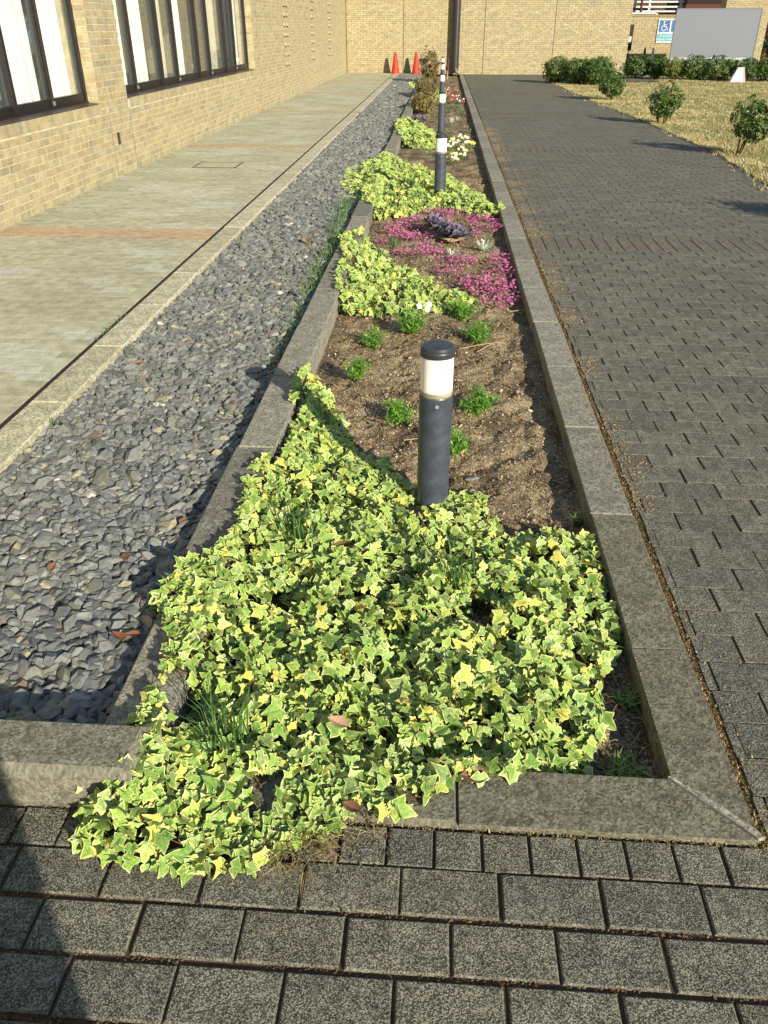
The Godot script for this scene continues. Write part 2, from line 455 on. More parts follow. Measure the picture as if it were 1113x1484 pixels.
	while gz > END_Z:
		var sp := 0.027 if gz > -5.0 else (0.034 if gz > -10.0 else 0.05)
		var gx := -1.665
		while gx < -0.775:
			for lay_n in 2:
				var x := clampf(gx + rr(-0.6, 0.6) * sp, -1.655, -0.785); var q := gz + rr(-0.6, 0.6) * sp
				if q > -1.30: q = -1.31
				var sz := rr(0.5, 1.2) * (0.029 if gz > -5 else (0.03 if gz > -10 else 0.042))
				if rng.randf() < 0.06: sz *= 1.45
				var k := rng.randi() % 6
				var y := -0.008 + (0.012 if lay_n else 0.0) + rr(-0.006, 0.007) + 0.008 * noise.get_noise_2d(x * 3, q * 3)
				lists[k].append(Transform3D(turned(0.55) * Basis.from_scale(Vector3(sz * rr(0.9, 1.6), sz * rr(0.3, 0.6), sz * rr(0.65, 1.1))), Vector3(x, y, q)))
				var t := rng.randf()
				var col := S(106, 110, 110).lerp(S(144, 147, 140), rng.randf()) * (0.8 + 0.45 * rng.randf())
				if t < 0.007: col = S(206, 202, 190)
				elif t < 0.04: col = S(172, 164, 134)
				elif t < 0.05: col = S(134, 116, 98)
				elif t < 0.18: col = S(132, 134, 120)
				col.a = 1.0
				colsl[k].append(col)
			gx += sp
		gz -= sp
	for k in 6:
		var st := MB.new(); stone_shape(st, 7, 0.45, 100 + k)
		multi(st, "stones", M.stone, lists[k], colsl[k], gr)

	# ---- lawn
	m = MB.new()
	z = 3.0
	while z > -60:
		var z2 := z - 0.5
		var xa := lawn_edge(z) - 0.02; var xb := lawn_edge(z2) - 0.02
		if z < -29.2: xa = maxf(xa, 3.6)
		var xprev_a := xa; var xprev_b := xb
		for k in range(1, 15):
			var na := lerpf(xa, 30.0, pow(k / 14.0, 2.0)); var nb := lerpf(xb, 30.0, pow(k / 14.0, 2.0))
			var col := S(170, 160, 114).lerp(S(142, 140, 94), clampf(0.5 + 1.2 * noise.get_noise_2d(xprev_a * 0.8, z * 0.8), 0, 1))
			m.quad(Vector3(xprev_a, 0.004, z), Vector3(na, 0.012, z), Vector3(nb, 0.012, z2), Vector3(xprev_b, 0.004, z2), col)
			xprev_a = na; xprev_b = nb
		z = z2
	struct_put(m, "lawn", M.sand)
	var tuft := MB.new()
	for i in 6: blade(tuft, Vector3(rr(-0.02, 0.02), 0, rr(-0.02, 0.02)), rr(0, TAU), rr(0.02, 0.04), rr(0.015, 0.035), 0.0025, Color.WHITE)
	xs = []; cs = []
	var straw := [S(190, 176, 128), S(172, 160, 112), S(154, 146, 100), S(134, 134, 84), S(204, 192, 150), S(116, 122, 72)]
	var tries := 0
	while xs.size() < 17000 and tries < 60000:
		tries += 1
		var zc := -7.0 - 24.0 * pow(rng.randf(), 1.2)
		var x := lawn_edge(minf(zc, 3)) + 7.5 * pow(rng.randf(), 1.5) - 0.03 - (absf(rng.randfn(0, 0.10)) if rng.randf() < 0.12 else 0.0)
		if zc < -29.2: x = maxf(x, 6.9)
		if seen(Vector3(x, 0, zc)) == 0.0: continue
		var f := rr(0.7, 1.3)
		xs.append(Transform3D(Basis(Vector3.UP, rr(0, TAU)).scaled(Vector3(f * 1.3, f, f * 1.3)), Vector3(x, 0.006, zc)))
		var w: float = 0.5 + noise.get_noise_2d(x * 0.7, zc * 0.7) * 1.3
		cs.append(straw[clampi(int(w * 4 + rr(-1.2, 1.2)), 0, 5)])
	tag(multi(tuft, "grass", M.dry, xs, cs, self), "short dry straw coloured grass of the lawn")

	# ---- moss, straw and dirt in the gap beside the kerb and in the joints
	var bit := MB.new(); blade(bit, Vector3.ZERO, 0.0, 0.012, 0.03, 0.0022, Color.WHITE); blade(bit, Vector3(0.006, 0, 0.004), 2.1, 0.01, 0.022, 0.002, Color.WHITE)
	xs = []; cs = []
	for i in 2600:
		var zc := -1.12 - 16.0 * pow(rng.randf(), 1.7)
		var x := 0.748 + rr(-0.012, 0.012) + (absf(rng.randfn(0, 0.05)) if rng.randf() < 0.25 else 0.0)
		if rng.randf() < 0.10:
			x = rr(-0.3, 0.75); zc = -1.131 + rr(-0.004, 0.007)
		var f := rr(0.3, 0.8)
		xs.append(Transform3D(Basis(Vector3.UP, rr(0, TAU)).scaled(Vector3(f, f * 0.28, f)), Vector3(x, -0.004 if x < 0.758 else 0.0, zc)))
		var t: float = noise.get_noise_2d(zc * 2.0, 5.0) + rr(-0.3, 0.3)
		cs.append(S(86, 88, 44) if t > 0.22 else [S(150, 124, 86), S(126, 100, 68), S(176, 154, 112)][rng.randi() % 3])
	tag(multi(bit, "joint_weeds", M.dry, xs, cs, self), "dry grass and moss in the gap between kerb and paving")
	m = MB.new(); m.box(Vector3(0.7365, -0.12, END_Z), Vector3(0.758, -0.0035, -1.13), S(128, 104, 72)); put(m, "joint_dirt", M.soil, path)
	xs = []; cs = []
	for i in 14000:
		var zc := -1.1 - 15.0 * rng.randf()
		if noise.get_noise_2d(zc * 1.3, 61.0) + rr(-0.25, 0.25) < -0.05: continue
		var x := 0.75 + absf(rng.randfn(0, 0.05 + 0.06 * clampf((-3.5 - zc) / 3.0, 0, 1)))
		var sz := rr(0.0012, 0.0034)
		xs.append(Transform3D(turned(1.2) * Basis.from_scale(Vector3(sz * rr(1, 3), sz * 0.5, sz)), Vector3(x, 0.0005 if x > 0.758 else -0.003, zc)))
		cs.append([S(190, 160, 112), S(166, 136, 94), S(206, 186, 142), S(140, 116, 80)][rng.randi() % 4])
	for i in 800:
		var a := rr(-0.95, -0.05); var zc := -1.13 + absf(rng.randfn(0, 0.07))
		if a > -0.62 and rng.randf() < 0.4: zc += 0.05
		var sz := rr(0.001, 0.003)
		xs.append(Transform3D(turned(1.2) * Basis.from_scale(Vector3(sz * rr(1, 3), sz * 0.5, sz)), Vector3(a, 0.001, zc)))
		cs.append([S(98, 82, 60), S(84, 72, 54), S(124, 106, 78), S(80, 88, 46)][rng.randi() % 4])
	for i in 5200:      # crumbs and moss lying in the joints of the near rows
		var k := rng.randi() % 5
		var zc := -1.035 + k * 0.114 + rr(-0.006, 0.006); var a := rr(-1.1, 1.1)
		if rng.randf() < 0.35:
			a = 0.07 + 0.204 * (rng.randi() % 11 - 5) + (0.102 if k % 2 else 0.0) + rr(-0.005, 0.005); zc += rr(-0.11, 0.0) + 0.114
		if noise.get_noise_2d(a * 4.0, zc * 4.0 + 20.0) + rr(-0.25, 0.25) < -0.12: continue
		var sz := rr(0.0012, 0.0034)
		xs.append(Transform3D(turned(1.2) * Basis.from_scale(Vector3(sz * rr(1, 2.4), sz * 0.8, sz)), Vector3(a, -0.0055, zc)))
		cs.append([S(104, 82, 64), S(84, 66, 54), S(126, 104, 80), S(84, 90, 46), S(92, 62, 54)][rng.randi() % 5])
	tag(multi(chip, "swept_dirt", M.matte, xs, cs, self), "tan dirt and straw crumbs on the paving along the kerbs")

func half_piece(_k, _p, red: bool, x: float, z: float) -> Array:
	var xf := jig(Vector3(x, APRON_Y, z), 0.0008)
	xf.basis = xf.basis * Basis.from_scale(Vector3(0.48, 1, 1))
	return [6 if red else rng.randi() % 4, xf]
func jig(p: Vector3, a: float) -> Transform3D:
	return Transform3D(Basis.from_euler(Vector3(rr(-a, a) * 2, rr(-a, a) * 3, rr(-a, a) * 2)), p + Vector3(rr(-a, a), rr(-a, a) * 0.5, rr(-a, a)))
func turned(tilt: float) -> Basis:
	return Basis.from_euler(Vector3(rr(-tilt, tilt), rr(0, TAU), rr(-tilt, tilt)))
func stone_shape(m: MB, sides: int, taper: float, sd: int):
	var g := RandomNumberGenerator.new(); g.seed = sd
	var ang := []; var acc := 0.0
	for i in sides: acc += g.randf_range(0.6, 1.4); ang.append(acc)
	var mid := []; var top := []; var bot := []
	for i in sides:
		var a: float = ang[i] / acc * TAU
		var r := g.randf_range(0.75, 1.1)
		mid.append(Vector3(cos(a) * r, g.randf_range(-0.25, 0.25), -sin(a) * r))
		var rt := r * g.randf_range(0.55, 0.85)
		top.append(Vector3(cos(a) * rt, 0.75 + 0.35 * cos(a + sd), -sin(a) * rt))
		bot.append(Vector3(cos(a) * r * 0.7, -0.8, -sin(a) * r * 0.7))
	var ct := Vector3(0, 0.85, 0)
	for i in sides:
		var j := (i + 1) % sides
		m.quad(mid[i], mid[j], top[j], top[i]); m.tri(top[i], top[j], ct)
		m.quad(bot[i], bot[j], mid[j], mid[i])
func blade(m: MB, at: Vector3, dir: float, reach: float, h: float, w: float, col: Color):
	var d := Vector3(cos(dir), 0, sin(dir)); var s := Vector3(-d.z, 0, d.x) * w
	var p1 := at + d * reach * 0.35 + Vector3(0, h * 0.75, 0); var p2 := at + d * reach + Vector3(0, h, 0)
	m.quad(at - s, at + s, p1 + s * 0.8, p1 - s * 0.8, col); m.tri(p1 - s * 0.8, p1 + s * 0.8, p2, col)

# ================================================================ buildings
# pieces of a brick face: origin, along, outward, run length, courses between y0 and y1, holes [u0, u1, y0, y1]
func brick_face(list: Array, o: Vector3, along: Vector3, out: Vector3, run: float, y0: float, y1: float, holes: Array, ncol: int, proud := 0.012, phase := 0.0, gj := 0.0085):
	var ph := 0.065; var pl := 0.222
	var k := 0
	var y := y0
	while y + ph * 0.6 < y1:
		var u := -pl * (0.5 if k % 2 else 1.0) + phase
		while u < run:
			var segs := [[maxf(u, 0.0), minf(u + pl - gj, run)]]
			for h in holes:
				if y + ph - gj > h[2] and y < h[3]:
					var nxt := []
					for sgm in segs:
						if sgm[1] <= h[0] or sgm[0] >= h[1]: nxt.append(sgm)
						else:
							if sgm[0] < h[0]: nxt.append([sgm[0], h[0]])
							if sgm[1] > h[1]: nxt.append([h[1], sgm[1]])
					segs = nxt
			for sgm in segs:
				if sgm[1] - sgm[0] > 0.02:
					list.append([rng.randi() % ncol, Transform3D(Basis(along * (sgm[1] - sgm[0]), Vector3.UP * minf(ph - gj, y1 - y), out * (proud + rr(-0.0015, 0.0015))), o + along * sgm[0] + Vector3.UP * y)])
			u += pl
		y += ph; k += 1
func unit_bricks(cols: Array) -> Array:
	var out := []
	for q in cols:
		var m := MB.new()
		m.box(Vector3.ZERO, Vector3.ONE, q); out.append(m)
	return out
func tan_tones(f := 1.0) -> Array:
	var out := []
	for q in [[184, 172, 135], [189, 177, 140], [180, 166, 125], [191, 176, 133], [178, 168, 137], [165, 155, 130], [188, 166, 127], [194, 183, 145], [182, 171, 137], [172, 160, 124]]:
		var c := S(q[0], q[1], q[2]).lerp(S(183, 171, 135), 0.35) * f; c.a = 1; out.append(c)
	return out

func buildings():
	# ---- long building on the left
	var b := base("brick_building"); tag(b, "long tan brick building with dark bronze framed windows beside the walkway", "building")
	var w := Node3D.new(); w.name = "wall"; b.add_child(w)
	var mort := S(212, 204, 172)
	var top := 3.6
	var z_near := -2.0
	var holes_z := [[-9.35, -4.4], [-17.55, -10.23]]
	var sill := 0.80
	var m := MB.new()
	var fx := WALL_X - 0.005
	# backing behind the bricks, round the two openings
	m.box(Vector3(fx - 0.3, 0.0, END_Z), Vector3(fx, sill, 3.0), mort)
	m.box(Vector3(fx - 0.3, 2.55, END_Z), Vector3(fx, top + 2.0, 3.0), mort)
	for q in [[END_Z, -17.55], [-10.23, -9.35], [-4.4, 3.0]]: m.box(Vector3(fx - 0.3, sill, q[0]), Vector3(fx, 2.55, q[1]), mort)
	put(m, "backing", M.mortar, w)
	var list := []
	var run := z_near - END_Z
	var o := Vector3(fx, APRON_Y, z_near)
	var hs := []
	for q in holes_z: hs.append([z_near - q[1], z_near - q[0], sill - 0.105, 2.55])
	for q in [[-9.575, -9.565], [-10.235, -10.225], [-18.0, -17.99], [-24.6, -24.59]]: hs.append([z_near - q[1], z_near - q[0], 0.0, sill if q[0] > -11 else top])
	var cut := []      # openings in coordinates of the face (y from the walkway)
	for h in hs: cut.append([h[0], h[1], h[2] - APRON_Y, h[3] - APRON_Y])
	brick_face(list, o, Vector3(0, 0, -1), Vector3(1, 0, 0), run, 0.0, top - APRON_Y, cut, 10, 0.0034, 0.0, 0.0105)
	# sill course of bricks on end, both openings
	for q in holes_z:
		var zc: float = q[0] + 0.005
		while zc < q[1] - 0.06:
			list.append([rng.randi() % 10, Transform3D(Basis(Vector3(0, 0, -1) * 0.057, Vector3.UP * 0.096, Vector3(1, 0, 0) * rr(0.004, 0.007)), Vector3(fx, sill - 0.1, zc + 0.057))])
			zc += 0.066
	# window reveals facing the light
	for q in holes_z:
		brick_face(list, Vector3(fx - 0.155, sill, q[0]), Vector3(1, 0, 0), Vector3(0, 0, 1), 0.155, 0.0, 1.74, [], 10, 0.004, 0.05)
	# decorative bricks standing proud
	for zc in [-21.3, -25.6, -29.4]:
		for s in [-0.17, 0.17]:
			for k in 8:
				list.append([7, Transform3D(Basis(Vector3(0, 0, -1) * 0.2, Vector3.UP * 0.058, Vector3(1, 0, 0) * 0.05), Vector3(fx, APRON_Y + 0.715 + k * 0.195 + (0.0 if s < 0 else 0.0), zc + s + 0.1))])
	lay(w, "brick", "distant_bricks", unit_bricks(tan_tones()), list, M.brick, 300, Vector3(1, 0, 0))
	# dark movement joints
	for q in [[-9.57, 0.04, 0.70], [-10.23, 0.04, 0.70], [-17.995, 0.04, 3.5], [-24.595, 0.04, 3.5]]:
		m = MB.new(); m.box(Vector3(fx, q[1], q[0] - 0.005), Vector3(fx + 0.002, q[2], q[0] + 0.005), S(96, 84, 64)); put(m, "movement_joint", M.matte, b)
	# small vent slot in the pier
	m = MB.new(); m.box(Vector3(WALL_X, 0.36, -9.775), Vector3(WALL_X + 0.008, 0.48, -9.715), S(70, 62, 52)); put(m, "vent_slot", M.metal, b)
	# metal sills
	for q in holes_z:
		m = MB.new(); m.hexa([Vector3(fx - 0.16, sill - 0.004, q[1]), Vector3(fx + 0.001, sill - 0.012, q[1]), Vector3(fx + 0.001, sill - 0.012, q[0]), Vector3(fx - 0.16, sill - 0.004, q[0]),
			Vector3(fx - 0.16, sill + 0.02, q[1]), Vector3(fx + 0.001, sill + 0.004, q[1]), Vector3(fx + 0.001, sill + 0.004, q[0]), Vector3(fx - 0.16, sill + 0.02, q[0])], S(86, 70, 62))
		put(m, "window_sill", M.metal, b)
	# windows
	var bronze := S(34, 30, 29)
	var sets := [[-9.35, -4.4, [[-7.67, 0], [-8.47, 1], [-6.8, 1], [-5.9, 0], [-5.1, 1]]], [-17.55, -10.23, [[-10.96, 1], [-12.03, 0], [-12.80, 1], [-13.93, 0], [-14.66, 1], [-15.72, 0], [-16.47, 1]]]]
	var gx := WALL_X - 0.145
	for q in sets:
		var win := Node3D.new(); win.name = "window"; b.add_child(win, true); win.position = Vector3(gx, sill, (q[0] + q[1]) * 0.5)
		var hz: float = (q[1] - q[0]) * 0.5
		m = MB.new()
		m.box(Vector3(-0.05, 0.0, -hz), Vector3(0.03, 0.03, hz), bronze)
		m.box(Vector3(-0.04, 0.03, -hz), Vector3(0.012, 0.105, hz), bronze)
		m.box(Vector3(-0.05, 1.68, -hz), Vector3(0.03, 1.75, hz), bronze)
		m.box(Vector3(-0.05, 0.03, -hz), Vector3(0.025, 1.68, -hz + 0.05), bronze); m.box(Vector3(-0.05, 0.03, hz - 0.05), Vector3(0.025, 1.68, hz), bronze)
		put(m, "frame", M.metal, win)
		var stops := [-hz + 0.05]
		for mu in q[2]:
			var zc: float = mu[0] - win.position.z
			m = MB.new()
			if mu[1]:
				m.box(Vector3(-0.035, 0.0305, zc - 0.055), Vector3(0.02, 1.68, zc + 0.045), bronze)
				m.box(Vector3(0.0195, 0.0305, zc - 0.012), Vector3(0.034, 1.68, zc + 0.02), S(60, 52, 46))
			else:
				m.box(Vector3(-0.035, 0.0305, zc - 0.025), Vector3(0.045, 1.68, zc + 0.022), bronze)
			put(m, "mullion", M.metal, win)
			if mu[1]:
				m = MB.new(); m.box(Vector3(0.0335, 0.05, zc - 0.008), Vector3(0.05, 0.085, zc + 0.016), S(150, 148, 142)); put(m, "latch", M.metal, win)
			stops.append(zc)
		stops.append(hz - 0.05); stops.sort()
		for i in stops.size() - 1:
			m = MB.new(); m.box(Vector3(-0.012, 0.1, stops[i] + 0.02), Vector3(-0.007, 1.685, stops[i + 1] - 0.02)); put(m, "pane", M.glass, win)
	# the dim room behind
	m = MB.new()
	var rx := WALL_X - 4.0
	m.box(Vector3(rx, 0.0, -18.2), Vector3(fx - 0.3, 0.05, -3.0), S(92, 86, 78)); m.box(Vector3(rx, 2.6, -18.2), Vector3(fx - 0.3, 2.7, -3.0), S(150, 146, 138))
	m.box(Vector3(rx - 0.1, 0.0, -18.2), Vector3(rx, 2.7, -3.0), S(120, 112, 98)); m.box(Vector3(rx, 0.05, -18.3), Vector3(fx - 0.3, 2.6, -18.2), S(120, 112, 98)); m.box(Vector3(rx, 0.05, -3.0), Vector3(fx - 0.3, 2.6, -2.9), S(120, 112, 98))
	put(m, "room", M.matte, b)
	# ---- white curtains hanging behind the panes
	var spans := [[-7.6, -6.9, "white curtain behind the window pane next to the thin mullion"], [-8.42, -7.72, "flat white curtain filling the pane before the last mullion of the first window"], [-9.16, -8.5, "white curtain drawn short of the end of the first window"],
		[-10.9, -10.27, "narrow white curtain at the start of the second window beside the brick pier"], [-11.72, -11.0, "wide white curtain in the second pane past the brick pier"], [-12.55, -12.1, "thin grey white curtain between a thin and a thick mullion"],
		[-13.45, -12.85, "white curtain in the middle of the second window"], [-15.5, -14.8, "greyish sheer curtain past the middle of the second window"], [-17.1, -16.55, "white curtain at the far end of the second window"]]
	for q in spans:
		m = MB.new()
		var n := 26
		for i in n:
			var a: float = lerpf(q[0], q[1], float(i) / n) - q[0]; var c: float = lerpf(q[0], q[1], float(i + 1) / n) - q[0]
			var xa := 0.007 * sin(a * 38.0) + 0.003 * sin(a * 97.0); var xc := 0.007 * sin(c * 38.0) + 0.003 * sin(c * 97.0)
			var tone := S(238, 240, 232) if not ("grey" in q[2]) else S(190, 188, 170)
			m.quad(Vector3(xc, 0, c), Vector3(xa, 0, a), Vector3(xa, 1.66, a), Vector3(xc, 1.66, c), tone)
		var cu := put(m, "curtain", M.cloth); cu.position = Vector3(WALL_X - 0.215, sill + 0.06, q[0])
		tag(cu, q[2], "curtain", "curtains in the long building")

	# ---- end wall that closes the yard
	var eb := base("brick_building"); tag(eb, "tan brick building end wall with a dark downpipe behind the traffic cones", "building")
	w = Node3D.new(); w.name = "wall"; eb.add_child(w)
	m = MB.new(); m.box(Vector3(WALL_X - 2.0, 0.0, END_Z - 9.0), Vector3(6.68, 5.6, END_Z - 0.012), S(156, 143, 108))
	put(m, "backing", M.mortar, w)
	list = []
	cut = []
	for x in [-1.53, 1.44, 3.98]: cut.append([x - WALL_X - 0.012, x - WALL_X + 0.012, -1.0, 9.0])
	brick_face(list, Vector3(WALL_X, 0.0, END_Z - 0.012), Vector3(1, 0, 0), Vector3(0, 0, 1), 6.69 - WALL_X, 0.0, 3.4, cut, 10, 0.008)
	brick_face(list, Vector3(6.68, 0.0, END_Z - 0.01), Vector3(0, 0, -1), Vector3(1, 0, 0), 3.0, 0.0, 3.4, [], 10, 0.012)
	lay(w, "brick", "distant_bricks", unit_bricks(tan_tones(1.04)), list, M.brick, 0)
	m = MB.new()
	for x in [-1.53, 1.44, 3.98, WALL_X + 0.03]:
		m = MB.new(); m.box(Vector3(x - 0.012, 0.0, END_Z - 0.013), Vector3(x + 0.012, 3.5, END_Z - 0.009 if x > -3 else END_Z + 0.002), S(104, 92, 70)); put(m, "movement_joint", M.matte, eb)
	m = MB.new()
	m.tube([Vector3(0.40, 0.12, END_Z + 0.16), Vector3(0.40, 5.4, END_Z + 0.16)], [0.145, 0.145], 18, S(52, 52, 55))
	var dp := put(m, "downpipe", M.metal, eb)
	m = MB.new(); m.lathe([[0.0, 0.30], [0.165, 0.30], [0.165, 0.36], [0.0, 0.36]], 18, S(60, 58, 60), Vector3(0.40, 0, END_Z + 0.165)); m.box(Vector3(0.36, 0.3, END_Z), Vector3(0.44, 0.35, END_Z + 0.1), S(60, 58, 60)); put(m, "bracket", M.metal, dp)
	m = MB.new(); m.tube([Vector3(0.43, 0.2, END_Z + 0.24), Vector3(0.47, 0.1, END_Z + 0.36), Vector3(0.5, 0.03, END_Z + 0.44)], [0.05, 0.05, 0.05], 10, S(150, 148, 146)); put(m, "outlet", M.metal, dp)

	# ---- square pier behind the camera, whose shade falls across the near corner of the paving
	var pier := base("brick_pier", Vector3(0.30, 0, 1.10)); tag(pier, "square tan brick pier standing on the dark paving in front of the gravel strip", "pier")
	m = MB.new(); m.box(Vector3(-0.29, 0, -0.29), Vector3(0.29, 3.2, 0.29), mort); put(m, "core", M.mortar, pier)
	list = []
	brick_face(list, Vector3(-0.3, 0, 0.288), Vector3(1, 0, 0), Vector3(0, 0, 1), 0.6, 0.0, 3.2, [], 10)
	brick_face(list, Vector3(0.3, 0, -0.288), Vector3(-1, 0, 0), Vector3(0, 0, -1), 0.6, 0.0, 3.2, [], 10)
	brick_face(list, Vector3(0.288, 0, 0.288), Vector3(0, 0, -1), Vector3(1, 0, 0), 0.576, 0.0, 3.2, [], 10)
	brick_face(list, Vector3(-0.288, 0, -0.288), Vector3(0, 0, 1), Vector3(-1, 0, 0), 0.576, 0.0, 3.2, [], 10)
	lay(pier, "brick", "bricks", unit_bricks(tan_tones()), list, M.brick, 0)
	m = MB.new(); m.box(Vector3(-0.33, 3.2, -0.33), Vector3(0.33, 3.28, 0.33), S(150, 146, 134)); put(m, "cap", M.kerb, pier)

# ================================================================ far side of the yard
func leaf_cluster(nleaf: int, size: float, cols: Array, sd: int, fold := 0.3) -> MB:
	var g := RandomNumberGenerator.new(); g.seed = sd
	var m := MB.new()
	for i in nleaf:
		var a := TAU * i / nleaf + g.randf_range(-0.5, 0.5)
		var up := g.randf_range(-0.2, 1.1)
		var d := Vector3(cos(a), up, sin(a)).normalized()
		var s := d.cross(Vector3.UP).normalized()
		var nn := s.cross(d)
		var l := size * g.randf_range(0.7, 1.2); var wd := l * 0.24
		var b0 := d * size * 0.25
		var t := b0 + d * l; var mid := b0 + d * l * 0.45
		var p := mid + s * wd + nn * wd * fold; var q := mid - s * wd + nn * wd * fold
		var col: Color = cols[g.randi() % cols.size()]
		m.tri(b0, p, t, col); m.tri(b0, t, q, col)
	return m
func shrub(called: String, at: Vector3, r: Vector3, cy: float, trunks: int, clusters: int, leaf: float, cols: Array, label: String, category: String, group: String, lump := 0.35, off := Vector3.ZERO) -> Node3D:
	var o := base(called, at)
	tag(o, label, category, group)
	var m := MB.new()
	for t in trunks:
		var a := rr(0, TAU)
		var p0 := Vector3(cos(a) * 0.03, -0.02, sin(a) * 0.03) * (1.0 if trunks < 4 else 2.5)
		var p2 := off + Vector3(cos(a) * r.x * 0.5, cy + rr(-0.2, 0.4) * r.y, sin(a) * r.z * 0.5)
		var p1 := p0.lerp(p2, 0.45) + Vector3(rr(-0.03, 0.03), 0.03, rr(-0.03, 0.03))
		m.tube([p0, p1, p2], [0.016, 0.011, 0.005], 6, S(84, 64, 48))
		for k in 3:
			var p3 := p1.lerp(p2, rr(0.2, 1.0))
			m.tube([p3, p3 + Vector3(rr(-1, 1) * r.x * 0.5, rr(0.1, 0.6) * r.y, rr(-1, 1) * r.z * 0.5)], [0.006, 0.003], 4, S(84, 64, 48))
	put(m, "trunk", M.bark, o)
	m = MB.new()
	var cl := []
	for k in 4: cl.append(leaf_cluster(8, leaf, cols, 300 + k + int(absf(at.x * 10))))
	var made := 0; var guard := 0
	var ph := rr(0, 100)
	while made < clusters and guard < clusters * 30:
		guard += 1
		var d := Vector3(rr(-1, 1), rr(-1, 1), rr(-1, 1))
		if d.length() > 1.0 or d.length() < 0.3: continue
		d = d.normalized() * lerpf(0.45, 1.0, pow(rng.randf(), 0.5))
		var bulge := 1.0 + lump * noise.get_noise_3d(d.x * 1.3 + ph, d.y * 1.3, d.z * 1.3 + ph)
		if noise.get_noise_3d(d.x * 2.1 - ph, d.y * 2.1, d.z * 2.1) < -0.26: continue
		var p := off + Vector3(d.x * r.x, cy + d.y * r.y, d.z * r.z) * Vector3(bulge, 1.0 + (bulge - 1.0) * 0.7, bulge)
		if p.y < 0.04: continue
		var zax := (d + Vector3(rr(-0.5, 0.5), 0.25, rr(-0.5, 0.5))).normalized()
		var q := Quaternion(Vector3.UP, zax) if zax.dot(Vector3.UP) > -0.99 else Quaternion.IDENTITY
		m.add(cl[rng.randi() % 4], Transform3D(Basis(q) * Basis(Vector3.UP, rr(0, TAU)).scaled(Vector3.ONE * rr(0.8, 1.25)), p))
		made += 1
	put(m, "crown", M.shrub, o)
	return o

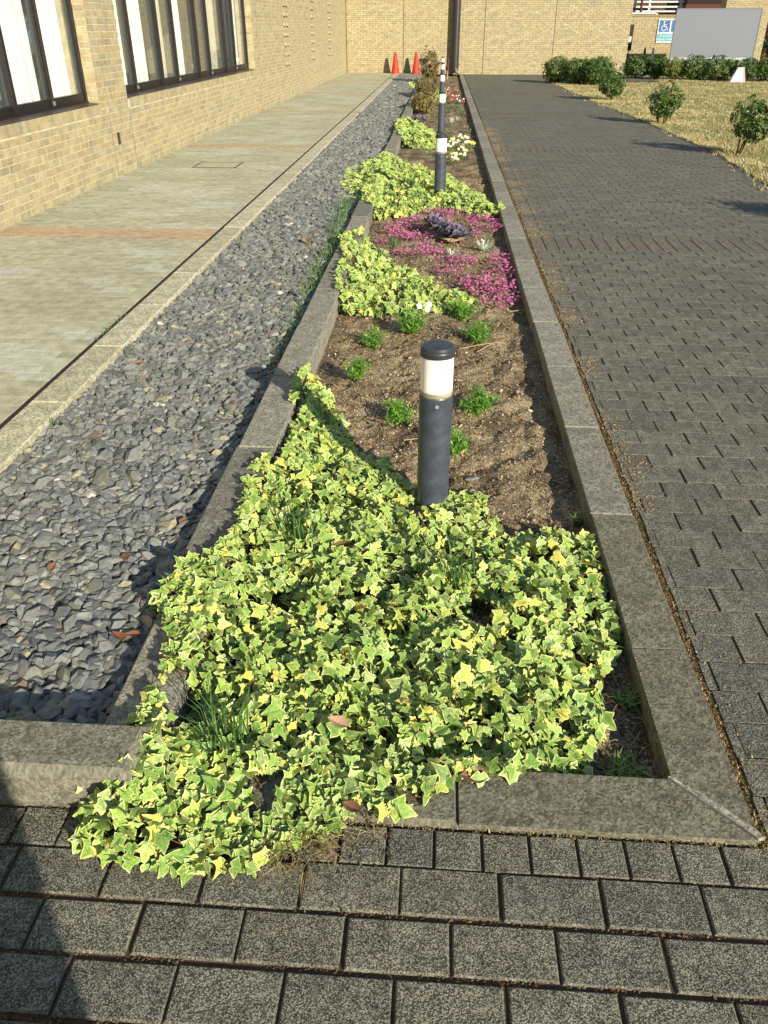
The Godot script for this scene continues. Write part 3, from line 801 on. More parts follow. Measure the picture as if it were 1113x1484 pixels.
func yard_back():
	var greens := [S(60, 86, 34), S(72, 98, 40), S(50, 72, 30), S(84, 108, 46), S(96, 112, 50), S(44, 64, 28)]
	var grp := "small shrubs along the lawn edge"
	shrub("small_shrub", Vector3(4.07, 0, -12.11), Vector3(0.30, 0.24, 0.30), 0.44, 3, 330, 0.045, greens, "small shrub with bare forked stems nearest the open end of the lawn edge", "shrub", grp, 0.4, Vector3(0.12, 0, 0))
	shrub("small_shrub", Vector3(3.98, 0, -16.3), Vector3(0.26, 0.25, 0.27), 0.37, 4, 300, 0.045, greens, "thin tapering shrub with one side branch on the dry lawn edge", "shrub", grp, 0.55)
	shrub("small_shrub", Vector3(4.02, 0, -21.74), Vector3(0.31, 0.27, 0.3), 0.36, 3, 420, 0.045, greens, "round compact shrub on the lawn edge beside the clipped hedge", "shrub", grp, 0.25)
	shrub("small_shrub", Vector3(4.0, 0, -7.2), Vector3(0.34, 0.28, 0.34), 0.42, 3, 420, 0.045, greens, "small shrub at the near open end of the lawn edge", "shrub", grp, 0.4)
	var hg := "clipped bushes at the back of the lawn"
	var left := [[3.55, -28.9, 0.46, 0.36], [4.2, -28.3, 0.5, 0.36], [4.55, -27.7, 0.36, 0.32], [4.95, -29.3, 0.5, 0.37]]
	var names := ["dark clipped bush standing on the paving before the end wall", "broad clipped bush in the group before the end wall", "low rounded bush at the lawn corner before the end wall", "square clipped bush next to the end wall corner"]
	for i in left.size():
		var q: Array = left[i]
		shrub("clipped_bush", Vector3(q[0], 0, q[1]), Vector3(q[2], q[3], q[2]), 0.36, 5, 620, 0.055, greens, names[i], "bush", hg, 0.25)
	var right := [[6.65, -31.8, 0.52, 0.32], [7.25, -31.4, 0.36, 0.30], [7.7, -30.9, 0.42, 0.29], [8.3, -30.7, 0.5, 0.36], [8.95, -30.4, 0.55, 0.37], [9.75, -30.2, 0.5, 0.32], [10.5, -30.1, 0.5, 0.33], [11.3, -30.1, 0.55, 0.34]]
	names = ["clipped bush at the end of the row by the building corner", "small bush in front of the blue and white sign", "loose olive green bush below the grey board's left edge", "dark bush below the left half of the grey board", "full dark green bush below the middle of the grey board", "bush beside the small white sign wedge", "bush below the right end of the grey board", "bush at the open end of the row past the grey board"]
	for i in right.size():
		var q: Array = right[i]
		var gg := greens if i != 2 else [S(104, 118, 56), S(90, 106, 50), S(120, 126, 66)]
		shrub("clipped_bush", Vector3(q[0], 0, q[1]), Vector3(q[2], q[3], q[2]), 0.35, 5, 600, 0.055, gg, names[i], "bush", hg, 0.25)
	# ---- grey board on posts
	var bd := base("notice_board", Vector3(9.42, 0, -33.0)); tag(bd, "large plain grey metal board standing behind the clipped bushes", "board")
	var m := MB.new(); m.box(Vector3(-1.43, 0.60, -0.05), Vector3(1.41, 2.05, 0.0), S(108, 114, 122)); put(m, "panel", M.board, bd)
	m = MB.new(); m.box(Vector3(-1.43, 0.44, -0.05), Vector3(1.41, 0.595, 0.006), S(206, 208, 206)); put(m, "skirting", M.metal, bd)
	m = MB.new()
	m.box(Vector3(-1.45, 2.05, -0.06), Vector3(1.43, 2.07, 0.012), S(128, 132, 138)); m.box(Vector3(-1.455, 0.44, -0.06), Vector3(-1.43, 2.05, 0.012), S(128, 132, 138)); m.box(Vector3(1.41, 0.44, -0.06), Vector3(1.435, 2.05, 0.012), S(128, 132, 138))
	put(m, "edge_trim", M.metal, bd)
	for x in [-1.1, 1.1]:
		m = MB.new(); m.tube([Vector3(x, 0, -0.09), Vector3(x, 2.0, -0.09)], [0.04, 0.04], 10, S(110, 112, 114)); put(m, "post", M.metal, bd)
	# ---- low brick wall with the sign
	var lw := base("low_brick_wall", Vector3(6.7, 0, -36.0)); tag(lw, "low tan brick wall carrying the blue and white parking sign", "wall")
	m = MB.new(); m.box(Vector3(0, 0, -0.25), Vector3(3.75, 1.86, -0.012), S(188, 172, 134)); put(m, "core", M.mortar, lw)
	var list := []
	brick_face(list, Vector3(0, 0, -0.012), Vector3(1, 0, 0), Vector3(0, 0, 1), 3.75, 0.0, 1.86, [], 10)
	lay(lw, "brick", "bricks", unit_bricks(tan_tones(0.95)), list, M.brick, 0)
	m = MB.new(); m.box(Vector3(-0.02, 1.86, -0.28), Vector3(3.75, 1.92, 0.02), S(172, 150, 112)); put(m, "coping", M.kerb, lw)
	var tw := base("tall_brick_wall", Vector3(10.47, 0, -36.0)); tag(tw, "tall tan brick wall standing behind the grey board's right end", "wall")
	m = MB.new(); m.box(Vector3(0, 0, -0.6), Vector3(1.64, 3.6, -0.012), S(196, 180, 140)); put(m, "core", M.mortar, tw)
	list = []
	brick_face(list, Vector3(0, 0, -0.012), Vector3(1, 0, 0), Vector3(0, 0, 1), 1.64, 0.0, 3.6, [], 10)
	lay(tw, "brick", "bricks", unit_bricks(tan_tones(1.0)), list, M.brick, 0)
	# ---- parking sign: white plate, blue wheelchair square, second square with a figure, teal lettering band
	var sg := base("parking_sign", Vector3(8.55, 1.0, -35.965)); tag(sg, "white sign with blue wheelchair square on the low brick wall", "sign")
	m = MB.new(); m.box(Vector3(-0.48, 0, -0.02), Vector3(0.48, 0.78, 0.0), S(232, 236, 236)); put(m, "plate", M.plain, sg)
	m = MB.new(); m.box(Vector3(-0.44, 0.36, 0.0), Vector3(-0.04, 0.74, 0.004), S(72, 122, 178)); m.box(Vector3(0.02, 0.36, 0.0), Vector3(0.42, 0.74, 0.004), S(72, 122, 178)); put(m, "blue_squares", M.plain, sg)
	var wht := S(240, 242, 242)
	m = MB.new()          # wheelchair figure
	disc(m, Vector3(-0.27, 0.69, 0.007), 0.028, wht)
	bar(m, Vector2(-0.27, 0.655), Vector2(-0.255, 0.53), 0.03, wht, 0.007); bar(m, Vector2(-0.265, 0.60), Vector2(-0.18, 0.595), 0.022, wht, 0.0075)
	bar(m, Vector2(-0.255, 0.535), Vector2(-0.16, 0.53), 0.028, wht, 0.008); bar(m, Vector2(-0.165, 0.53), Vector2(-0.125, 0.42), 0.026, wht, 0.0075); bar(m, Vector2(-0.125, 0.42), Vector2(-0.095, 0.43), 0.022, wht, 0.008)
	for i in 14:
		var a0 := lerpf(1.9, 6.1, i / 14.0); var a1 := lerpf(1.9, 6.1, (i + 1) / 14.0)
		bar(m, Vector2(-0.255, 0.485) + Vector2(cos(a0), sin(a0)) * 0.085, Vector2(-0.255, 0.485) + Vector2(cos(a1), sin(a1)) * 0.085, 0.022, wht, 0.0066 + 0.0001 * i)
	put(m, "wheelchair_symbol", M.plain, sg)
	m = MB.new()          # standing figure holding a red heart
	disc(m, Vector3(0.22, 0.68, 0.007), 0.04, wht); bar(m, Vector2(0.22, 0.62), Vector2(0.22, 0.38), 0.16, wht, 0.007); put(m, "figure_symbol", M.plain, sg)
	m = MB.new(); disc(m, Vector3(0.185, 0.515, 0.0105), 0.045, S(196, 60, 64)); disc(m, Vector3(0.25, 0.515, 0.011), 0.045, S(196, 60, 64))
	m.tri(Vector3(0.145, 0.495, 0.012), Vector3(0.2175, 0.40, 0.012), Vector3(0.29, 0.495, 0.012), S(196, 60, 64)); put(m, "heart_symbol", M.plain, sg)
	m = MB.new(); m.box(Vector3(-0.46, 0.05, 0.0), Vector3(0.46, 0.30, 0.004), S(116, 190, 204)); put(m, "teal_band", M.plain, sg)
	m = MB.new()          # two lines of small white characters, too fine to read
	for ln in 2:
		var x := -0.42
		while x < 0.40:
			var y := 0.20 - ln * 0.11
			m.box(Vector3(x, y, 0.004), Vector3(x + rr(0.025, 0.045), y + 0.012, 0.007), wht); m.box(Vector3(x, y + 0.034, 0.004), Vector3(x + 0.04, y + 0.046, 0.007), wht)
			m.box(Vector3(x + rr(0.008, 0.022), y + 0.012, 0.004), Vector3(x + 0.03, y + 0.034, 0.0068), wht)
			x += 0.062
	put(m, "lettering", M.plain, sg)
	# ---- dark upright marker at the corner
	var mk := base("corner_marker", Vector3(6.93, 0, -35.2)); tag(mk, "narrow dark upright sign with a white middle by the building corner", "sign")
	m = MB.new(); m.tube([Vector3(0, 0, 0), Vector3(0, 0.8, 0)], [0.02, 0.02], 8, S(90, 88, 84)); put(m, "post", M.metal, mk)
	m = MB.new(); m.box(Vector3(-0.09, 0.76, -0.02), Vector3(0.09, 1.6, 0.02), S(48, 38, 36)); put(m, "plate", M.plain, mk)
	m = MB.new(); m.box(Vector3(-0.07, 1.0, 0.02), Vector3(0.05, 1.22, 0.026), S(226, 222, 214)); put(m, "white_patch", M.plain, mk)
	# ---- two cones by the sign
	for q in [[7.72, S(236, 234, 228), "white cone standing below the parking sign"], [7.42, S(72, 66, 48), "dark cone standing below the parking sign"]]:
		var cn := base("marker_cone", Vector3(q[0], 0, -34.6)); tag(cn, q[2], "cone", "cones behind the bushes")
		m = MB.new(); m.lathe([[0.13, 0.02], [0.03, 0.86], [0.0, 0.87]], 14, q[1]); put(m, "body", M.plain, cn)
		m = MB.new(); m.box(Vector3(-0.17, 0, -0.17), Vector3(0.17, 0.03, 0.17), S(60, 58, 54)); put(m, "base_plate", M.plain, cn)
	# ---- small white wedge sign in the bushes
	var wd := base("small_sign", Vector3(9.4, 0, -29.55)); tag(wd, "small white leaning sign with a pink edge set among the bushes", "sign")
	m = MB.new(); m.hexa([Vector3(-0.26, 0, 0.05), Vector3(0.16, 0, 0.05), Vector3(0.16, 0, -0.2), Vector3(-0.26, 0, -0.2), Vector3(-0.05, 0.42, -0.06), Vector3(0.12, 0.42, -0.06), Vector3(0.12, 0.42, -0.1), Vector3(-0.05, 0.42, -0.1)], S(226, 226, 222)); put(m, "panel", M.plain, wd)
	m = MB.new(); m.hexa([Vector3(0.16, 0, 0.052), Vector3(0.23, 0, 0.052), Vector3(0.23, 0, -0.2), Vector3(0.16, 0, -0.2), Vector3(0.12, 0.43, -0.058), Vector3(0.15, 0.43, -0.058), Vector3(0.15, 0.43, -0.1), Vector3(0.12, 0.43, -0.1)], S(224, 168, 176)); put(m, "edge", M.plain, wd)
	# ---- bank and white fence beyond
	m = MB.new()
	for i in 40:
		for k in 8:
			var xa := -10.0 + i * 1.5; var za := -44.2 - k * 5.0
			var f := func(x: float, z: float) -> Vector3: return Vector3(x, 0.9 + (-44.2 - z) * 0.16 + 0.12 * noise.get_noise_2d(x, z), z)
			m.quad(f.call(xa, za), f.call(xa + 1.5, za), f.call(xa + 1.5, za - 5.0), f.call(xa, za - 5.0), S(122, 88, 70).lerp(S(104, 96, 58), clampf(0.5 + noise.get_noise_2d(xa * 0.4, za * 0.5), 0, 1)))
	m.quad(Vector3(-10, -0.1, -43.9), Vector3(50, -0.1, -43.9), Vector3(50, 0.9, -44.2), Vector3(-10, 0.9, -44.2), S(122, 90, 72))
	struct_put(m, "bank", M.sand)
	var fn := base("white_fence", Vector3(0, 0, -45.0)); tag(fn, "white rail fence on the brown bank beyond the low wall", "fence")
	for x in [7.6, 9.55, 11.0, 12.6]:
		m = MB.new(); m.box(Vector3(x - 0.05, 0.9, -0.05), Vector3(x + 0.05, 2.62, 0.05), S(236, 236, 236)); put(m, "post", M.plain, fn)
	for y in [2.12, 2.30, 2.50]:
		m = MB.new(); m.box(Vector3(7.0, y, 0.051), Vector3(13.6, y + 0.07, 0.09), S(236, 236, 236)); put(m, "rail", M.plain, fn)
	var rl := base("handrail", Vector3(0, 0, -38.0)); tag(rl, "short white handrail with a rounded end behind the low wall", "handrail")
	m = MB.new(); m.tube([Vector3(7.0, 1.98, 0), Vector3(8.35, 1.98, 0), Vector3(8.42, 1.95, 0), Vector3(8.44, 1.88, 0), Vector3(8.44, 0.0, 0)], [0.035, 0.035, 0.035, 0.035, 0.035], 8, S(232, 232, 232)); put(m, "rail", M.plain, rl)
	m = MB.new(); m.tube([Vector3(7.3, 0, 0), Vector3(7.3, 1.95, 0)], [0.035, 0.035], 8, S(232, 232, 232)); put(m, "post", M.plain, rl)
	var pl := base("utility_post", Vector3(9.1, 0, -44.6)); tag(pl, "slim brown post crossing the white fence", "post")
	m = MB.new(); m.tube([Vector3(0, 0.6, 0), Vector3(0, 4.5, 0)], [0.06, 0.05], 8, S(86, 66, 54)); put(m, "shaft", M.bark, pl)
	var sh := base("dark_shed", Vector3(12.9, 0, -44.5)); tag(sh, "dark building with a red brown base beyond the grey board", "building")
	m = MB.new(); m.box(Vector3(-1.75, 2.42, -4), Vector3(2.2, 5.0, 0.0), S(52, 46, 40)); put(m, "wall", M.matte, sh)
	m = MB.new(); m.box(Vector3(-1.8, 0.0, -4), Vector3(2.2, 2.42, 0.03), S(110, 62, 52)); put(m, "plinth", M.matte, sh)
	var g2 := [S(52, 76, 36), S(70, 92, 44), S(44, 62, 32)]
	shrub("evergreen_tree", Vector3(15.2, 0.0, -42.0), Vector3(1.3, 0.55, 1.0), 0.75, 4, 420, 0.12, g2, "dark evergreen bush past the tall brick wall", "tree", "", 0.3)
	shrub("red_leaf_tree", Vector3(15.4, 0.0, -44.0), Vector3(1.5, 0.9, 1.0), 2.0, 4, 420, 0.12, [S(110, 60, 44), S(96, 66, 46), S(84, 52, 40)], "red brown leafed tree past the tall brick wall", "tree", "", 0.3)
	# ---- traffic cones at the end wall
	var lab := ["orange traffic cone beside the wall joint at the gravel end", "orange traffic cone nearer the brown bush at the gravel end"]
	for i in 2:
		var cn := base("traffic_cone", Vector3([-1.8, -1.03][i], 0.0, -33.75)); tag(cn, lab[i], "traffic cone", "traffic cones at the end wall")
		m = MB.new(); m.lathe([[0.155, 0.03], [0.15, 0.06], [0.045, 0.70], [0.038, 0.735], [0.0, 0.74]], 20, S(226, 66, 44)); put(m, "body", M.plain, cn)
		m = MB.new(); m.bev(Vector3(-0.2, 0, -0.2), Vector3(0.2, 0.035, 0.2), 0.01, S(52, 42, 42)); put(m, "base_plate", M.plain, cn)
	# ---- thin brown and white marker in the bed
	var mp := base("marker_post", Vector3(0.13, -0.06, -31.2)); tag(mp, "thin post, brown above and pale below, beside the last bollards", "post")
	m = MB.new(); m.tube([Vector3(0, 0.30, 0), Vector3(0, 0.66, 0)], [0.042, 0.042], 10, S(104, 52, 46)); put(m, "sleeve", M.plain, mp)
	m = MB.new(); m.tube([Vector3(0, 0, 0), Vector3(0, 0.31, 0)], [0.02, 0.02], 8, S(190, 172, 158)); put(m, "stake", M.plain, mp)

func disc(m: MB, at: Vector3, r: float, col: Color):
	for i in 16:
		var a := TAU * i / 16; var b := TAU * (i + 1) / 16
		m.tri(at, at + Vector3(cos(a), sin(a), 0) * r, at + Vector3(cos(b), sin(b), 0) * r, col)
func bar(m: MB, a: Vector2, b: Vector2, w: float, col: Color, z: float):
	var d := (b - a).normalized() * w * 0.5; var s := Vector2(-d.y, d.x)
	m.quad(Vector3(a.x - s.x, a.y - s.y, z), Vector3(b.x - s.x, b.y - s.y, z), Vector3(b.x + s.x, b.y + s.y, z), Vector3(a.x + s.x, a.y + s.y, z), col)

# ================================================================ the bed
var half_leaf := [Vector2(0, 0), Vector2(0.10, -0.13), Vector2(0.27, -0.17), Vector2(0.36, -0.06), Vector2(0.44, 0.05), Vector2(0.66, 0.26), Vector2(0.50, 0.34), Vector2(0.34, 0.40), Vector2(0.27, 0.56), Vector2(0.15, 0.80), Vector2(0, 1.04)]
const CELLS := 6
func leaf_atlas() -> ImageTexture:
	var N := 128
	var im := Image.create(N * CELLS, N, false, Image.FORMAT_RGB8)
	var f := FastNoiseLite.new(); f.seed = 31; f.frequency = 1.0
	for cell in CELLS:
		var yellow := [0.0, 0.08, 0.0, 0.3, 0.03, 0.7][cell] as float
		var rim := [0.025, 0.04, 0.018, 0.06, 0.03, 0.09][cell] as float
		var g1 := [Color8(106, 144, 62), Color8(118, 156, 68), Color8(94, 132, 58), Color8(134, 166, 74), Color8(110, 144, 80), Color8(164, 178, 84)][cell] as Color
		var g2 := [Color8(134, 166, 90), Color8(146, 176, 96), Color8(124, 156, 86), Color8(160, 184, 102), Color8(144, 168, 116), Color8(186, 194, 108)][cell] as Color
		for py in N:
			for px in N:
				var x := (px + 0.5) / N * 1.5 - 0.75; var y := 1.1 - (py + 0.5) / N * 1.35
				var p := Vector2(absf(x), y)
				var d := 9.0
				for k in half_leaf.size() - 1:
					var q := Geometry2D.get_closest_point_to_segment(p, half_leaf[k], half_leaf[k + 1])
					d = minf(d, q.distance_squared_to(p))
				d = sqrt(d)
				var w := f.get_noise_3d(x * 9, y * 9, cell * 7.0)
				var w2 := f.get_noise_3d(x * 4 + 30, y * 4, cell * 5.0)
				var col := g1.lerp(g2, clampf(0.5 + 1.6 * w2, 0, 1))
				# pale veins fan out from the stalk
				for t in [Vector2(0, 1.0), Vector2(0.66, 0.24), Vector2(0.27, -0.17)]:
					var q := Geometry2D.get_closest_point_to_segment(p, Vector2.ZERO, t)
					if q.distance_to(p) < 0.012: col = col.lerp(Color8(176, 192, 140), 0.55)
				var edge := rim * (1.0 + 1.5 * w)
				if d < edge: col = Color8(190, 202, 124).lerp(Color8(218, 220, 170), clampf(w + 0.5, 0, 1))
				elif d < edge + 0.02: col = col.lerp(Color8(180, 190, 120), 0.6)
				col = col.lerp(Color8(206, 192, 96), yellow * clampf(0.6 + w2, 0, 1))
				im.set_pixel(cell * N + px, py, col)
	return ImageTexture.create_from_image(im)
func ivy_leaf(cell: int, sd: int) -> MB:       # lies in x-y with the stalk at the origin, facing +z, one unit long
	var g := RandomNumberGenerator.new(); g.seed = sd
	var fold := g.randf_range(0.10, 0.38); var droop := g.randf_range(0.08, 0.4); var wav := g.randf_range(-0.06, 0.06)
	var pts := []
	for p in half_leaf: pts.append(p * Vector2(g.randf_range(0.88, 1.12), g.randf_range(0.94, 1.06)))
	pts[0] = Vector2.ZERO
	pts[-1].x = 0.0
	var m := MB.new()
	var hgt := func(x: float, y: float) -> float: return fold * absf(x) * 0.8 - droop * (x * x * 1.4 + maxf(y, 0) * maxf(y, 0) * 0.55) + wav * sin(x * 9.0) * y
	var nrm := func(x: float, y: float) -> Vector3:
		var e := 0.02
		return Vector3(hgt.call(x - e, y) - hgt.call(x + e, y), hgt.call(x, y - e) - hgt.call(x, y + e), 2 * e).normalized()
	for sgn in [1.0, -1.0]:
		var poly := PackedVector2Array()
		for p in pts: poly.append(p)
		for y in [0.72, 0.42, 0.16]: poly.append(Vector2(0, y))
		var idx := Geometry2D.triangulate_polygon(poly)
		for t in range(0, idx.size(), 3):
			var P := []
			for k in 3: P.append(poly[idx[t + k]])
			if (P[1] - P[0]).cross(P[2] - P[0]) < 0: P = [P[0], P[2], P[1]]
			if sgn < 0: P = [P[0], P[2], P[1]]
			var V := []; var NN := []; var U := []
			for k in 3:
				var x: float = P[k].x * sgn; var y: float = P[k].y
				V.append(Vector3(x, y, hgt.call(x, y)))
				NN.append(nrm.call(x + (0.021 * sgn if absf(x) < 0.02 else 0.0), y))
				U.append(Vector2((cell + (x + 0.75) / 1.5) / CELLS, (1.1 - y) / 1.35))
			m.tri_n(V[0], V[1], V[2], NN[0], NN[1], NN[2], Color.WHITE, U[0], U[1], U[2])
	# leaf stalk
	m.tube([Vector3(0, 0, 0), Vector3(0, -0.5, -0.7)], [0.016, 0.018], 3, Color(0.75, 0.7, 0.5))
	for i in range(m.uv.size() - 18, m.uv.size()): m.uv[i] = Vector2((cell + 0.5) / CELLS, 0.55)
	return m
func ground_under(x: float, z: float) -> float:
	if x > -0.775 and x < -0.62 and z < -1.13: return 0.07
	if z > -1.29 and z < -1.13: return 0.118 if x < -0.62 else 0.015
	if z >= -1.13: return 0.0
	if x >= 0.58: return 0.01
	if x <= -0.775: return 0.0
	return soil_y(x, z)
func edge_distance(poly: PackedVector2Array, p: Vector2) -> float:
	var d := 9.0
	for i in poly.size(): d = minf(d, Geometry2D.get_closest_point_to_segment(p, poly[i], poly[(i + 1) % poly.size()]).distance_to(p))
	return d
func ivy(pts: Array, count: int, size: float, high: float, keep: int, label: String, leaf_kinds: Array, sparse := -0.34):
	var poly := PackedVector2Array()
	var lo := Vector2(9, 99); var hi := Vector2(-9, -99)
	for p in pts:
		var q := Vector2(p[0], p[1]); poly.append(q); lo = lo.min(q); hi = hi.max(q)
	var ctr := (lo + hi) * 0.5
	var o := base("ivy_patch", Vector3(ctr.x, 0, ctr.y)); tag(o, label, "ivy", "variegated ivy patches in the bed")
	var pcs := []; var stems := MB.new()
	var guard := 0
	while pcs.size() < count and guard < count * 12:
		guard += 1
		var p := Vector2(rr(lo.x, hi.x), rr(lo.y, hi.y))
		if not Geometry2D.is_point_in_polygon(p, poly): continue
		if noise.get_noise_2d(p.x * 3.2 + 70, p.y * 3.2) < sparse: continue
		var d := edge_distance(poly, p)
		var gnd := ground_under(p.x, p.y)
		var rise := high * smoothstep(0.0, 0.22, d) * (0.75 + 0.6 * noise.get_noise_2d(p.x * 5, p.y * 5))
		var lip := 0.10 * clampf(1.0 - (p.x + 0.62) / 0.22, 0, 1) if p.x > -0.78 else 0.0
		var t := maxf(maxf(gnd + 0.022, -0.05 + 0.03 + rise), lip * smoothstep(0.0, 0.06, d))
		var y := lerpf(gnd + 0.012, t, pow(rng.randf(), 0.55))
		var s := size * rr(0.7, 1.25) * (1.45 if rng.randf() < 0.10 else 1.0) * (1.35 if p.x < -0.45 and p.y > -1.4 and rng.randf() < 0.25 else 1.0)
		# blades turn to the light and hang outwards at the border
		var nn := (Vector3(0, 0.85, 0) + Vector3(sun_h.x, 0.1, sun_h.y) * 0.42 + Vector3(rng.randfn(0, 0.62), rng.randfn(0, 0.25), rng.randfn(0, 0.62))).normalized()
		var az := rng.randfn(1.2, 1.5)
		var tipd := Vector3(cos(az), -0.35, sin(az))
		tipd = (tipd - nn * tipd.dot(nn)).normalized()
		var b := Basis(tipd.cross(nn), tipd, nn) * s
		pcs.append([rng.randi() % leaf_kinds.size(), Transform3D(b, Vector3(p.x - ctr.x, y, p.y - ctr.y))])
		if pcs.size() % 5 == 0:
			var w := Vector2(p.x + rr(-0.08, 0.08), p.y + rr(-0.08, 0.08))
			if not Geometry2D.is_point_in_polygon(w, poly): w = p
			var q := Vector3(w.x - ctr.x, ground_under(w.x, w.y) + 0.004, w.y - ctr.y)
			stems.tube([Vector3(p.x - ctr.x, y - 0.01, p.y - ctr.y), (q + Vector3(p.x - ctr.x, y, p.y - ctr.y)) * 0.5 + Vector3(rr(-0.01, 0.01), 0.006, 0), q], [0.0014, 0.0016, 0.002], 4, S(112, 88, 58))
	put(stems, "stems", M.bark, o)
	lay(o, "leaf", "leaves", leaf_kinds, pcs, M.ivy, keep)

func bed_plants():
	M.ivy = leafmat(Color(0.36, 0.40, 0.14), 0.48)
	M.ivy.albedo_texture = leaf_atlas()
	M.ivy.metallic_specular = 0.4
	M.ivy.albedo_color = Color(0.98, 0.96, 0.88)
	var lk := []
	for k in 12: lk.append(ivy_leaf([0, 1, 2, 3, 4, 1, 0, 2, 4, 0, 2, 5][k], 500 + k))
	ivy([[-0.65, -3.56], [-0.62, -3.17], [-0.62, -2.80], [-0.67, -2.57], [-0.64, -2.17], [-0.67, -2.05], [-0.79, -1.95], [-0.85, -1.88], [-0.74, -1.73], [-0.69, -1.63], [-0.67, -1.45], [-0.68, -1.36], [-0.71, -1.25], [-0.74, -1.13], [-0.73, -1.04], [-0.64, -0.995], [-0.52, -0.98], [-0.36, -0.985], [-0.30, -1.03], [-0.23, -1.07], [-0.13, -1.16], [-0.05, -1.13], [0.05, -1.22], [0.18, -1.27], [0.39, -1.31], [0.465, -1.5], [0.49, -1.67], [0.58, -1.85], [0.57, -2.05], [0.58, -2.34], [0.43, -2.40], [0.26, -2.32], [0.20, -2.60], [0.10, -2.64], [0.08, -2.56], [-0.06, -2.56], [-0.08, -2.70], [-0.18, -2.86], [-0.30, -2.92], [-0.38, -3.18], [-0.53, -3.62], [-0.62, -3.68]],
		10200, 0.030, 0.10, 300, "broad variegated ivy patch spilling over the front corner of the bed", lk, -0.40)
	ivy([[-0.79, -6.55], [-0.63, -6.81], [-0.40, -6.34], [-0.22, -5.93], [0.03, -5.56], [0.26, -5.16], [0.12, -5.04], [-0.13, -4.83], [-0.39, -4.79], [-0.62, -4.92], [-0.66, -5.34], [-0.68, -5.89]],
		1700, 0.034, 0.055, 120, "variegated ivy patch between the pink flowers and the green tufts", lk, -0.2)
	ivy([[-1.10, -9.37], [-1.12, -10.60], [-0.88, -11.56], [-0.34, -11.04], [0.10, -10.15], [0.45, -8.91], [0.63, -8.08], [0.42, -7.96], [0.02, -8.29], [-0.30, -7.92], [-0.59, -7.80], [-0.84, -8.42]],
		5600, 0.037, 0.12, 60, "bright ivy mound round the second bollard behind the pink flowers", lk)
	ivy([[-0.93, -15.74], [-0.64, -16.24], [-0.19, -15.44], [0.00, -13.47], [-0.30, -12.70], [-0.57, -13.17], [-0.74, -14.35]], 2000, 0.05, 0.13, 0, "pale ivy patch lying across the kerb before the third bollard", lk)
	ivy([[-1.09, -27.27], [-0.71, -28.71], [-0.61, -26.33], [-0.88, -26.00]], 420, 0.08, 0.1, 0, "small ivy patch on the kerb beside the brown bush", lk)
	ivy([[-0.3, -22.5], [0.05, -22.4], [0.05, -25.2], [-0.3, -25.0]], 260, 0.08, 0.1, 0, "small ivy patch behind the fourth bollard", lk)

	# ---- bollard lights
	var which := ["bollard light with white lens rising from the broad front ivy", "bollard light standing in the ivy mound behind the pink flowers", "third bollard light along the bed, past the yellow flowers", "fourth bollard light along the bed, beside the red flowers", "fifth bollard light along the bed, before the brown bush", "last bollard light of the row, before the end wall"]
	for i in 6:
		var z := -2.58 - 6.22 * i
		if i == 5: z = -33.4
		var o := base("bollard_light", Vector3(0.012 - 0.012 * i, -0.075, z)); tag(o, which[i], "bollard light", "bollard lights along the bed")
		var dark := S(76, 84, 96)
		var m := MB.new(); m.lathe([[0.0585, 0.0], [0.0585, 0.485], [0.0565, 0.49], [0.052, 0.49]], 40, dark); put(m, "post", M.metal, o)
		m = MB.new(); m.lathe([[0.056, 0.488], [0.0575, 0.492], [0.0575, 0.503], [0.056, 0.506]], 40, S(176, 170, 140)); put(m, "seal_ring", M.plain, o)
		m = MB.new(); m.lathe([[0.0, 0.50], [0.0555, 0.504], [0.0565, 0.508], [0.0565, 0.628], [0.0, 0.628]], 40, S(240, 239, 230)); put(m, "lens", M.lens, o)
		m = MB.new(); m.lathe([[0.055, 0.627], [0.0595, 0.629], [0.0595, 0.646], [0.0575, 0.650], [0.0575, 0.656], [0.053, 0.663], [0.0, 0.666]], 40, S(58, 60, 66)); put(m, "cap", M.metal, o)
		if i < 2:
			m = MB.new(); m.lathe([[0.0065, 0.0], [0.0065, 0.003], [0.004, 0.0035], [0.0035, 0.0015], [0.0, 0.0015]], 12, S(176, 178, 178))
			var sc := put(m, "screw", M.metal, o); sc.position = Vector3(0.004, 0.462, 0.0582); sc.rotation.x = PI / 2

	# ---- feathery green plants
	var gl := ["small feathery plant", "bushy feathery plant", "rounded feathery plant", "upright feathery plant", "little feathery plant", "spreading feathery plant", "tall feathery plant", "half hidden feathery plant"]
	var near := ["beside the left kerb, second row back", "beside the white blossom", "nearest the pink flowers", "beside the forked dry stick", "by the tip of the bollard's shadow", "beside the reddish dead leaf and a straw", "to the path side of the front bollard", "behind the foot of the front bollard"]
	var spots := [[-0.34, -4.33, 1.5], [-0.14, -4.58, 2.1], [0.16, -4.9, 2.1], [0.25, -4.43, 1.9], [-0.38, -3.77, 1.5], [-0.16, -3.36, 1.5], [0.21, -3.43, 1.75], [0.09, -3.03, 1.5]]
	var pg := [S(86, 134, 44), S(106, 154, 54), S(72, 118, 40), S(124, 168, 66)]
